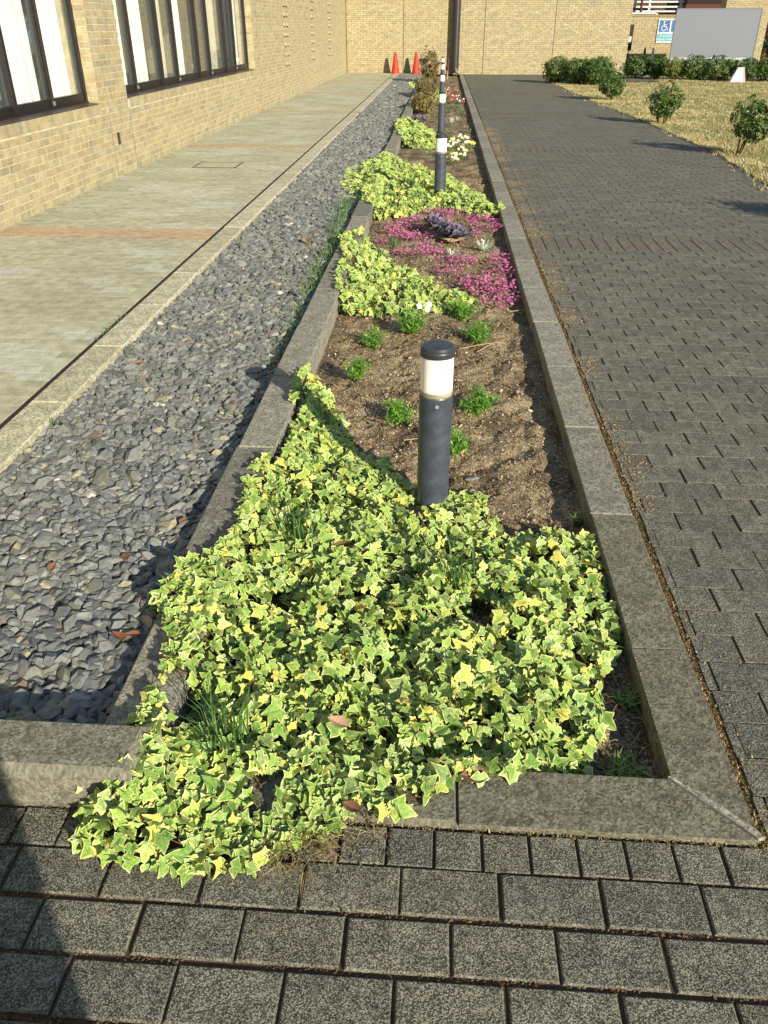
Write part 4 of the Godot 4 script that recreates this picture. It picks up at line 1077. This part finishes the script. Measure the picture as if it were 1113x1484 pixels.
	for i in 8:
		var q: Array = spots[i]
		var o := base("feathery_plant", Vector3(q[0], soil_y(q[0], q[1]) - 0.004, q[1])); tag(o, gl[i] + " " + near[i], "plant", "feathery green plants in rows on the soil")
		var m := MB.new(); var st := MB.new()
		for k in 34:
			var a := rr(0, TAU); var out: float = rr(0.0, 0.055) * q[2]; var h: float = rr(0.03, 0.085) * q[2] * (1.0 - out * 5.0 * 0.6)
			var tip := Vector3(cos(a) * out, h, sin(a) * out)
			st.tube([Vector3(cos(a) * 0.006, 0, sin(a) * 0.006), tip * 0.6 + Vector3(0, 0.008, 0), tip], [0.0016, 0.0013, 0.001], 3, S(90, 122, 52))
			for l in 13:
				var f := rr(0.35, 1.0)
				leaflet(m, tip * f + Vector3(0, 0.004, 0), rr(0, TAU), rr(-0.2, 0.9), rr(0.016, 0.030) * q[2], 0.0040, pg[rng.randi() % 4])
		put(m, "foliage", M.plant, o); put(st, "stems", M.plant, o)
	# ---- pink flowering cushions
	var pk := [S(178, 88, 138), S(160, 72, 122), S(194, 114, 158), S(142, 62, 106), S(184, 98, 138)]
	var pspots := [[-0.36, -7.44], [-0.26, -6.95], [-0.43, -6.84], [-0.33, -6.51], [-0.18, -6.38], [-0.08, -6.62], [-0.04, -6.48], [0.09, -6.27], [0.08, -5.93], [0.23, -5.66], [0.32, -5.42], [0.39, -5.17], [0.27, -5.52], [0.51, -6.36], [0.45, -5.89], [0.47, -5.6], [0.42, -7.85], [0.52, -7.75], [0.16, -8.05], [-0.05, -8.1], [0.34, -7.48], [-0.18, -7.81], [-0.2, -7.45], [0.48, -5.3], [-0.3, -7.12], [-0.14, -7.05], [0.27, -7.25], [0.3, -7.78], [0.05, -7.78], [-0.42, -7.2], [0.2, -6.12], [0.38, -5.65], [0.42, -5.45], [0.46, -6.12], [-0.3, -7.7], [0.5, -7.4]]
	for i in pspots.size():
		var q: Array = pspots[i]
		var o := base("pink_flower_cushion", Vector3(q[0], soil_y(q[0], q[1]), q[1]))
		var side := "magenta blossom cushion between the second ivy patch and the purple cabbages"
		if q[1] < -7.4: side = "magenta blossom cushion behind the purple cabbages at the foot of the ivy mound"
		elif q[0] > 0.42: side = "magenta blossom cushion against the path kerb"
		elif q[1] > -5.8: side = "magenta blossom cushion behind the feathery plants, in the group nearest the path"
		tag(o, side, "flowers", "magenta flower cushions")
		var m := MB.new(); var fl := MB.new()
		var rad := rr(0.085, 0.135)
		for k in 90: leaflet(m, rnd_disc(rad) + Vector3(0, rr(0.0, 0.03), 0), rr(0, TAU), rr(0, 1.0), rr(0.012, 0.03), 0.003, [S(88, 108, 52), S(110, 112, 62), S(120, 100, 60)][rng.randi() % 3])
		for k in int(68 * rad / 0.1): flower(fl, rnd_disc(rad) + Vector3(0, rr(0.02, 0.055), 0), rr(0.007, 0.0105), pk[rng.randi() % 5], S(236, 190, 120), 5)
		put(m, "foliage", M.plant, o); put(fl, "blossom", M.petal, o)
	# ---- ornamental cabbages and silver leaved plants
	for q in [[-0.02, -7.3, 1.0, "purple grey ornamental cabbage among the pink flowers, behind its twin", 0], [0.13, -6.97, 1.1, "dark purple ornamental cabbage next to the silver leaved plant", 0], [-0.42, -16.6, 1.1, "grey purple ornamental cabbage on the soil before the third bollard", 0], [0.37, -6.62, 1.0, "silver leaved plant beside the purple cabbage", 1], [0.11, -6.42, 0.7, "small silver leaved plant in front of the purple cabbage", 1], [0.17, -16.3, 1.3, "silver leaved plant past the yellow flowers by the third bollard", 1], [0.28, -17.2, 1.1, "silver leaved plant past the third bollard on its path side", 1]]:
		var o := base("ornamental_cabbage" if q[4] == 0 else "silver_plant", Vector3(q[0], soil_y(q[0], q[1]), q[1])); tag(o, q[3], "cabbage" if q[4] == 0 else "plant")
		if q[4] == 0:
			var m := MB.new(); m.tube([Vector3(0, -0.01, 0), Vector3(0.005, 0.03, 0), Vector3(0, 0.06, 0)], [0.012, 0.013, 0.012], 7, S(126, 104, 84)); put(m, "stalk", M.bark, o)
			for k in 20:
				var ring := k / 7
				m = MB.new(); ruffle(m, rr(0, 0.4) + TAU * k / 7.0 + ring * 0.5, [0.25, 0.6, 1.0][ring] + rr(-0.25, 0.3), [0.125, 0.10, 0.07][ring] * q[2] * rr(0.8, 1.15), [S(92, 92, 108), S(104, 86, 116), S(112, 82, 128)][ring].lerp(S(120, 124, 128), rng.randf() * 0.4))
				var lf := put(m, "leaf", M.plant, o); lf.position = Vector3(0, 0.045 + 0.012 * ring, 0)
			for k in 4:
				m = MB.new(); ruffle(m, rr(-0.4, 2.4), -0.25, 0.10 * q[2], S(184, 154, 122)); var lf := put(m, "dead_leaf", M.dry, o); lf.position = Vector3(0, 0.04, 0)
		else:
			for k in 22:
				var m := MB.new(); var a := rr(0, TAU); var lift := rr(0.2, 1.2)
				var col := S(172, 184, 170).lerp(S(198, 206, 196), rng.randf())
				for s in 5:
					var f := s / 4.0
					leaflet(m, Vector3(cos(a) * cos(lift), sin(lift), sin(a) * cos(lift)) * 0.075 * q[2] * f, a + (0.7 if s % 2 else -0.7) * (1.0 - f), lift, 0.035 * q[2], 0.006, col)
				put(m, "leaf", M.plant, o)
	# ---- white blossom, yellow and red flowers
	var fo := base("white_flower", Vector3(-0.07, soil_y(-0.07, -4.86), -4.86)); tag(fo, "white pansy blossom on the soil before the ivy patch", "flower")
	var wf := MB.new()
	for q in [[-0.03, 0.075, 0.0], [0.03, 0.09, 0.01], [0.02, 0.065, 0.03]]: flower(wf, Vector3(q[0], q[1], q[2]), 0.018, S(240, 240, 232), S(230, 200, 90), 5, Vector3(0.2, 0.5, 0.85))
	put(wf, "blossom", M.petal, fo)
	wf = MB.new()
	for q in [[-0.03, 0.075, 0.0], [0.03, 0.09, 0.01], [0.02, 0.065, 0.03]]: wf.tube([Vector3(0, 0, 0), Vector3(q[0], q[1], q[2])], [0.002, 0.002], 4, S(84, 112, 48))
	put(wf, "stems", M.plant, fo)
	var yl := [[0.11, -12.9], [0.24, -11.8], [0.32, -12.25], [0.31, -13.76], [0.42, -12.95], [0.15, -11.55], [0.2, -13.3]]
	for q in yl: pansy(Vector3(q[0], 0, q[1]), [S(232, 218, 96), S(238, 232, 170), S(240, 238, 210)], "yellow and cream pansy clump past the ivy mound on the path side", "yellow pansies")
	for q in [[0.08, -25.5], [0.15, -23.3], [0.34, -24.4], [0.43, -21.3], [0.26, -21.4], [0.35, -22.3]]: pansy(Vector3(q[0], 0, q[1]), [S(180, 48, 66), S(206, 110, 126), S(232, 214, 210), S(170, 60, 60)], "red and pink flower clump beside the fourth bollard", "red flowers")
	for q in [[0.3, -19.2], [0.2, -20.0], [0.38, -19.8], [0.4, -18.4], [0.12, -18.9]]: pansy(Vector3(q[0], 0, q[1]), [S(96, 136, 60)], "plain green leafy clump before the red flowers", "green clumps")
	for q in [[-0.2, -12.2], [0.12, -14.8], [0.42, -15.2], [-0.08, -17.9], [-0.1, -20.6], [-0.15, -26.6], [0.3, -27.5], [0.35, -30.0]]: pansy(Vector3(q[0], 0, q[1]), [S(96, 136, 60)], "low green leafy clump on bare soil between the far bollards", "low green clumps")
	# ---- brown bushes towards the end of the bed
	var br := [S(104, 82, 56), S(92, 72, 50), S(110, 100, 60), S(80, 88, 46), S(122, 80, 62)]
	shrub("brown_bush", Vector3(-0.46, -0.06, -28.6), Vector3(0.30, 0.40, 0.5), 0.56, 5, 420, 0.05, br, "tallest bronze leaved bush at the end of the bed before the cones", "bush", "bronze bushes in the bed", 0.5)
	shrub("brown_bush", Vector3(-0.42, -0.06, -22.6), Vector3(0.26, 0.22, 0.6), 0.3, 5, 300, 0.05, br, "middle bronze leaved bush beside the gravel kerb", "bush", "bronze bushes in the bed", 0.5)
	shrub("brown_bush", Vector3(-0.40, -0.06, -19.0), Vector3(0.26, 0.16, 0.6), 0.2, 5, 300, 0.05, [S(124, 104, 58), S(110, 96, 54), S(96, 96, 50)], "lowest golden brown bush beside the gravel kerb", "bush", "bronze bushes in the bed", 0.5)

func rnd_disc(r: float) -> Vector3:
	var a := rr(0, TAU); var d := r * sqrt(rng.randf()); return Vector3(cos(a) * d, 0, sin(a) * d)
func leaflet(m: MB, at: Vector3, a: float, lift: float, l: float, w: float, col: Color):
	var d := Vector3(cos(a) * cos(lift), sin(lift), sin(a) * cos(lift)); var s := Vector3(-sin(a), 0, cos(a)) * w
	var mid := at + d * l * 0.5 + Vector3(0, l * 0.06, 0)
	var tip := at + d * l - Vector3(0, l * 0.12, 0)
	m.tri(at, mid + s, mid - s, col); m.tri(mid - s, mid + s, tip, col)
func flower(m: MB, at: Vector3, r: float, col: Color, eye: Color, petals: int, face := Vector3.ZERO):
	var nn := (face if face != Vector3.ZERO else Vector3(rr(-0.5, 0.5), 1, rr(-0.3, 0.7))).normalized()
	var s := nn.cross(Vector3(0.3, 0.1, 0.9)).normalized(); var t := nn.cross(s)
	for k in petals:
		var a := TAU * k / petals
		var d := s * cos(a) + t * sin(a); var e := s * -sin(a) + t * cos(a)
		m.quad(at, at + d * r * 0.7 + e * r * 0.5 + nn * r * 0.1, at + d * r + nn * r * 0.05, at + d * r * 0.7 - e * r * 0.5 + nn * r * 0.1, col)
	m.tri(at + s * r * 0.2 + nn * r * 0.14, at - s * r * 0.1 + t * r * 0.17 + nn * r * 0.14, at - s * r * 0.1 - t * r * 0.17 + nn * r * 0.14, eye)
func ruffle(m: MB, a: float, lift: float, l: float, col: Color):
	var d := Vector3(cos(a) * cos(lift), sin(lift), sin(a) * cos(lift)); var s := Vector3(-sin(a), 0, cos(a)); var nn := s.cross(d) * -1.0
	if nn.y < 0: nn = -nn
	var prof := [0.15, 0.5, 0.68, 0.62, 0.3]
	var rows := []
	for i in 5:
		var f := i / 4.0; var row := []
		for k in 5:
			var g := (k - 2) / 2.0
			row.append(d * l * f + s * l * prof[i] * g + nn * l * (0.12 * f * f + 0.14 * absf(g) * f + 0.09 * f * sin(k * 3.1 + i * 1.7 + a)))
		rows.append(row)
	for i in 4:
		for k in 4: m.quad(rows[i][k], rows[i][k + 1], rows[i + 1][k + 1], rows[i + 1][k], col)
func pansy(at: Vector3, cols: Array, label: String, group: String):
	var o := base("flower_clump", Vector3(at.x, soil_y(at.x, at.z), at.z)); tag(o, label, "flowers", group)
	var m := MB.new(); var f := MB.new()
	for k in 70: leaflet(m, rnd_disc(0.10) + Vector3(0, rr(0, 0.06), 0), rr(0, TAU), rr(-0.1, 0.9), rr(0.03, 0.055), 0.01, [S(78, 112, 48), S(96, 128, 58), S(120, 136, 92)][rng.randi() % 3])
	put(m, "foliage", M.plant, o)
	if cols.size() > 1:
		for k in 8: flower(f, rnd_disc(0.11) + Vector3(0, rr(0.05, 0.11), 0), rr(0.018, 0.028), cols[rng.randi() % cols.size()], S(226, 180, 60), 5, Vector3(rr(-0.4, 0.4), 0.7, 0.6))
		put(f, "blossom", M.petal, o)

# ================================================================ small things
func curled_leaf(m: MB, l: float, w: float, curl: float, col: Color):
	for i in 6:
		var f0 := i / 6.0; var f1 := (i + 1) / 6.0
		var w0 := w * sin(PI * pow(f0, 0.8)); var w1 := w * sin(PI * pow(minf(f1, 0.995), 0.8))
		var y0 := curl * pow(f0 - 0.4, 2.0); var y1 := curl * pow(f1 - 0.4, 2.0)
		for s in [1.0, -1.0]:
			var a := Vector3(f0 * l, y0, 0); var b := Vector3(f1 * l, y1, 0)
			var c := Vector3(f1 * l, y1 + w1 * 0.5, -w1 * s); var d := Vector3(f0 * l, y0 + w0 * 0.5, -w0 * s)
			if s > 0: m.quad(a, b, c, d, col)
			else: m.quad(a, d, c, b, col)

func small_things():
	# dry fallen leaves: x, y, z, length, tone, words
	var tones := [S(122, 78, 54), S(112, 80, 58), S(172, 142, 114), S(150, 116, 84)]
	for q in [[-0.84, 0.03, -1.66, 0.06, 0, "curled orange leaf on the gravel beside the kerb corner"], [-0.80, 0.03, -1.69, 0.05, 0, "rust leaf touching the gravel kerb beside its orange neighbour"], [-1.49, 0.022, -3.82, 0.075, 3, "tan dead leaf on the gravel below the walkway kerb"], [-1.45, 0.022, -3.57, 0.06, 3, "small tan leaf on the gravel near the walkway kerb grass"],
		[-1.04, 0.022, -6.5, 0.13, 3, "large pale orange leaf on the gravel beside the grassy kerb"], [-0.97, 0.022, -2.06, 0.05, 0, "folded rust leaf on the gravel"], [-0.86, 0.022, -2.28, 0.05, 1, "brown leaf on the gravel near the ivy overhang"], [-1.2, 0.022, -1.98, 0.045, 1, "curled brown leaf in the middle of the gravel"],
		[-0.17, 0.085, -1.33, 0.06, 2, "pale round dead leaf lying on top of the broad ivy"], [-0.125, 0.04, -1.13, 0.05, 1, "brown leaf at the edge of the broad ivy above the front kerb"], [0.44, -0.035, -1.5, 0.05, 0, "rust leaf on the bare soil at the ivy's path side"], [-0.22, -0.04, -3.3, 0.04, 0, "reddish dead leaf on the soil behind the broad ivy"],
		[0.13, -0.04, -3.0, 0.04, 2, "pale leaf on the soil at the foot of the front bollard"], [-0.62, 0.02, -1.08, 0.05, 1, "brown leaf tucked under the ivy on the paving"], [-0.3, 0.08, -2.1, 0.05, 1, "brown leaf caught in the middle of the broad ivy"], [0.16, 0.02, -1.262, 0.07, 1, "long brown leaf lying on the inner edge of the front kerb"]]:
		var m := MB.new(); curled_leaf(m, q[3], q[3] * 0.3, 0.02, tones[q[4]])
		var o := put(m, "dry_leaf", M.dry); o.position = Vector3(q[0], q[1], q[2]); o.rotation = Vector3(rr(-0.3, 0.3), rr(0, TAU), rr(-0.2, 0.2)); tag(o, q[5], "leaf", "dry fallen leaves")
	# straws and sticks on the soil
	for q in [[-0.52, -4.0, 0.20, 0.3, "thin dry stick on the soil before the left rear tuft"], [-0.12, -3.14, 0.17, 0.18, "pale straw lying on the soil behind the broad ivy"], [0.14, -4.28, 0.28, 0.42, "long bent straw reaching from the front bollard to the forked stick"], [0.24, -4.30, 0.22, 0.9, "forked dry stick beside the feathery plant"], [0.47, -5.0, 0.18, 0.2, "straw on the soil in front of the pink flowers"]]:
		var m := MB.new()
		var d: Vector3 = Vector3(cos(q[3]), 0, -sin(q[3])) * float(q[2])
		var a := Vector3(0, 0, 0)
		m.tube([a, a + d * 0.5 + Vector3(0, 0.012, 0.012), a + d + Vector3(0, 0.004, 0)], [0.0026, 0.0024, 0.0014], 5, S(196, 172, 126))
		var o := put(m, "dry_stick", M.bark); o.position = Vector3(q[0], soil_y(q[0], q[1]) + 0.006, q[1]); tag(o, q[4], "stick", "dry sticks on the soil")
	# pale stones on the soil
	for q in [[0.17, -2.82, 0.022, "flat grey stone on the soil beside the front bollard"], [0.3, -3.6, 0.012, "small grey stone on the bare soil"]]:
		var m := MB.new(); stone_shape(m, 8, 0.5, int(q[0] * 1000)); m.c.fill(S(136, 142, 138)); var o := put(m, "soil_stone", M.stone); o.position = Vector3(q[0], soil_y(q[0], q[1]) + 0.006, q[1]); o.scale = Vector3(q[2] * 1.4, q[2] * 0.5, q[2]); tag(o, q[3], "stone")
	# grass tufts: x, y, z, reach, height, count, tone, words
	var gg := [S(70, 104, 50), S(88, 120, 60), S(60, 92, 46)]
	var dd := [S(190, 164, 110), S(160, 130, 84), S(120, 120, 66), S(206, 184, 134)]
	for q in [[-0.81, 0.0, -4.1, 0.10, 0.07, 60, 0, "dark grass tuft between gravel and kerb near the bollard's shadow"], [-0.82, 0.0, -4.6, 0.10, 0.08, 70, 0, "grass tuft between gravel and kerb beside the bare soil"], [-0.83, 0.0, -5.3, 0.12, 0.10, 80, 0, "grass tuft between gravel and kerb beside the second ivy patch"], [-0.83, 0.0, -5.9, 0.12, 0.10, 90, 0, "thick grass tuft on the gravel beside the second ivy patch"], [-0.84, 0.0, -6.6, 0.14, 0.11, 100, 0, "grass tuft on the gravel by the pale orange leaf"], [-0.87, 0.0, -7.3, 0.16, 0.12, 110, 0, "grass tuft on the gravel below the pink flowers"], [-0.9, 0.0, -8.0, 0.16, 0.12, 110, 0, "dense grass tuft on the gravel before the ivy mound"],
		[-1.64, 0.0, -3.05, 0.05, 0.07, 16, 0, "small grass tuft at the foot of the walkway kerb"], [-1.84, 0.035, -4.3, 0.05, 0.03, 40, 0, "short grass growing in the walkway expansion joint"], [-0.26, 0.0, -1.05, 0.11, 0.06, 70, 1, "dry straw tuft hanging out of the ivy onto the paving"], [-0.19, 0.0, -1.09, 0.09, 0.05, 46, 1, "dry grass tuft against the front kerb"], [-0.14, 0.0, -1.12, 0.09, 0.05, 30, 1, "thin dry grass at the foot of the front kerb"],
		[-0.46, 0.0, -1.3, 0.10, 0.19, 60, 0, "green grass growing up through the ivy at its lower corner"], [-0.42, 0.0, -2.2, 0.11, 0.20, 40, 0, "green grass blades poking out of the ivy above the gravel kerb"], [0.10, 0.0, -2.0, 0.11, 0.19, 40, 0, "green grass blades poking out of the middle of the ivy"], [0.50, -0.06, -1.36, 0.07, 0.03, 70, 2, "low green weeds in the front corner of the bed"], [0.545, -0.06, -1.6, 0.05, 0.03, 60, 2, "low green weeds along the path kerb beside the ivy"], [0.55, -0.06, -2.5, 0.04, 0.05, 30, 2, "green weeds against the path kerb behind the ivy"], [-0.7, 0.0, -1.06, 0.04, 0.02, 40, 2, "tiny green weeds on the paving by the ivy's lower corner"], [-0.34, 0.06, -6.2, 0.08, 0.12, 40, 0, "green grass blades in the second ivy patch"]]:
		var m := MB.new()
		for k in q[5]:
			var a := rr(0, TAU)
			var at := rnd_disc(q[3] * 0.5)
			if q[7].begins_with("short grass"): at = Vector3(rr(-0.01, 0.01), 0, rr(-0.25, 0.25))
			elif q[6] == 0 and q[0] < -0.78 and q[0] > -1.0: at = Vector3(rr(-0.06, 0.05), 0, rr(-0.32, 0.32))
			var cset: Array = [gg, dd, [S(84, 112, 44), S(104, 124, 56), S(96, 98, 52)]][q[6]]
			blade(m, at, a if q[6] != 1 else rr(0.2, 2.6), rr(0.4, 1.0) * q[3], rr(0.5, 1.0) * q[4], [0.0022, 0.0013, 0.004][q[6]], cset[rng.randi() % cset.size()])
		var o := put(m, "grass_tuft", M.plant if q[6] != 1 else M.dry); o.position = Vector3(q[0], q[1], q[2]); tag(o, q[7], "grass tuft", "grass tufts by the kerbs")
	# dead stems and roots on bare soil at the ivy's edge
	var r := MB.new()
	for k in 160:
		var x := rr(0.36, 0.57); var z := rr(-2.1, -1.31)
		var a := rr(0, TAU); var d := Vector3(cos(a), 0, sin(a)) * rr(0.03, 0.09)
		var y := soil_y(x, z)
		r.tube([Vector3(x, y + 0.004, z), Vector3(x, y + rr(0.006, 0.03), z) + d * 0.5, Vector3(x, y + 0.005, z) + d], [0.0013, 0.0012, 0.0008], 3, [S(150, 116, 82), S(120, 84, 62), S(176, 150, 112)][k % 3])
	var o := put(r, "dead_stems", M.bark); tag(o, "tangle of dead brown stems on bare soil at the ivy's path side", "", "", "stuff")
